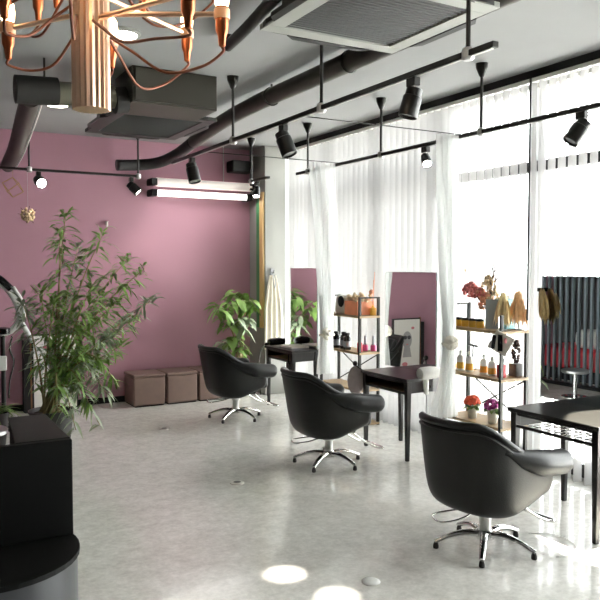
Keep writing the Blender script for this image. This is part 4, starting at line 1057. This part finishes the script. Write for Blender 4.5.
# ------------------------------------------------------------ small things on the floor
for (px, py, lb) in ((164, 429, 'small metal floor socket in front of the brown cube seats'), (237, 483, 'small metal floor socket in the middle of the grey floor')):
    p = at(px, py, 2, 0)
    t = thing('floor_socket', lb, 'floor socket', p, 'metal floor sockets')
    MB().lathe([(.055, 0), (.052, .006), (.03, .010), (.028, .004), (.001, .004)], p, 20).build('ring', 'brass', t, smooth='auto')
    MB().lathe([(.026, .003), (.026, .009), (.001, .010)], p, 14).build('plug', 'track', t, smooth='auto')
p = at(371, 582, 2, 0)
tag(MB().lathe([(.045, 0), (.048, .002), (.044, .007), (.03, .010), (.001, .011)], p, 24).build('floor_plate', 'white', loc=p, smooth='auto'), 'round white plate on the floor at the bottom of the picture', 'floor plate')
p0 = [(3.30, 3.05, .006), (3.42, 2.95, .006), (3.40, 2.80, .006), (3.28, 2.70, .006), (3.16, 2.72, .006)]
tag(MB().tube(bez(p0, 6), .003, 6).build('floor_cable', 'white', loc=(3.3, 2.9, 0), smooth=True), 'thin pale cable curled on the floor under the nearest desk', 'cable')

# ------------------------------------------------------------ left part of the room (seen in the near mirror)
t = thing('slatted_screen', 'dark screen of vertical grey slats reflected in the right-hand mirror', 'screen', (.05, 6.8, 0))
y = 5.4
while y < 8.2:
    MB().bx(-.02, .02, y, y+.03, .03, 2.27).build('slat', 'screen', t); y += .10
b = MB(); b.bx(-.05, .05, 5.34, 8.22, 0, .05); b.bx(-.05, .05, 5.34, 8.22, 2.25, 2.32); b.build('rail', 'screendark', t)
t = thing('round_stool', 'low chrome stool with round seat reflected in the right-hand mirror', 'stool', (.62, 6.05, 0))
MB().lathe([(.15, .30), (.165, .31), (.165, .335), (.15, .345), (.001, .347)], (.62, 6.05, 0), 24).build('seat', 'steel', t, smooth='auto')
MB().cyl((.62, 6.05, .02), (.62, 6.05, .30), .03, seg=14).build('column', 'chrome', t)
MB().lathe([(.16, 0), (.16, .012), (.05, .03), (.001, .032)], (.62, 6.05, 0), 24).build('base', 'chrome', t, smooth='auto')
t = thing('waiting_sofa', 'red upholstered seat behind the slatted screen, reflected in the right-hand mirror', 'sofa', (-.8, 6.95, 0))
MB().bx(-1.2, -.35, 6.45, 7.6, .16, .46).build('seat_cushion', 'sofa', t, bevel=.06, segs=4, smooth=True)
MB().bx(-1.15, -.40, 6.5, 7.55, 0, .16).build('base', 'screendark', t)
tag(MB().box((-.62, 6.80, .592), (.34, .36, .26), None).build('pillow', 'white', loc=(-.62, 6.8, .46), bevel=.08, segs=4, smooth=True), 'white pillow lying on the red seat behind the slats', 'pillow')
# ------------------------------------------------------------ light
W = bpy.data.worlds.new('sky'); C.world = W; W.use_nodes = True
bg = W.node_tree.nodes['Background']; bg.inputs[0].default_value = (1.0, 0.99, 0.98, 1); bg.inputs[1].default_value = 14.5
def spot(name, b, target, energy, deg, blend=.15, color=(1, .93, .84)):
    d = (Vector(target)-b).normalized()
    lamp('SPOT', name, b+d*.02, d, energy, color, spot_size=math.radians(deg), spot_blend=blend, shadow_soft_size=.02)
spot('added_spot_floor', spA[0], (1.76, 3.27, 0), 520, 6, .5)  # added beam for a bright floor patch, from a spotlight whose lens is unlit
spot('added_spot_floor_edge', spA[0], (1.86, 2.92, 0), 520, 6, .5)  # second added beam from the same head, for the other floor patch
spot('added_spot_desk', Vector((3.835, 2.75, 2.36)), (3.78, 2.72, .69), 3800, 25, .06, (1, .95, .82))  # beam of the added spotlight, makes the bright desk patch
spot('spot_plant', spD[0], (1.7, 8.0, 1.2), 12, 110, .8)
spot('spot_wall', spC[0], (2.9, 8.3, 1.0), 16, 100, .8)
lamp('SUN', 'sun', (6, 0, 8), (0.12, 0.70, -0.70), 70, (1, .96, .95), angle=.01)
lamp('AREA', 'tube_glow', (3.4, 8.2, 2.42), (0, -.1, -1), 4.5, (1, .96, .94), shape='RECTANGLE', size=1.2, size_y=.06)
lamp('POINT', 'chandelier_glow', (cc.x+.02, cc.y, 2.52), (0, 0, -1), 6, (1, .75, .5), shadow_soft_size=.2)

C.view_settings.view_transform = 'Standard'; C.view_settings.look = 'None'; C.view_settings.gamma = 1.0
C.view_settings.use_curve_mapping = False
C.view_settings.exposure = 0.0
C.cycles.use_denoising = True
C.cycles.max_bounces = 10; C.cycles.diffuse_bounces = 6; C.cycles.glossy_bounces = 5; C.cycles.transparent_max_bounces = 16
C.cycles.sample_clamp_indirect = 8
C.cycles.caustics_reflective = False; C.cycles.caustics_refractive = False
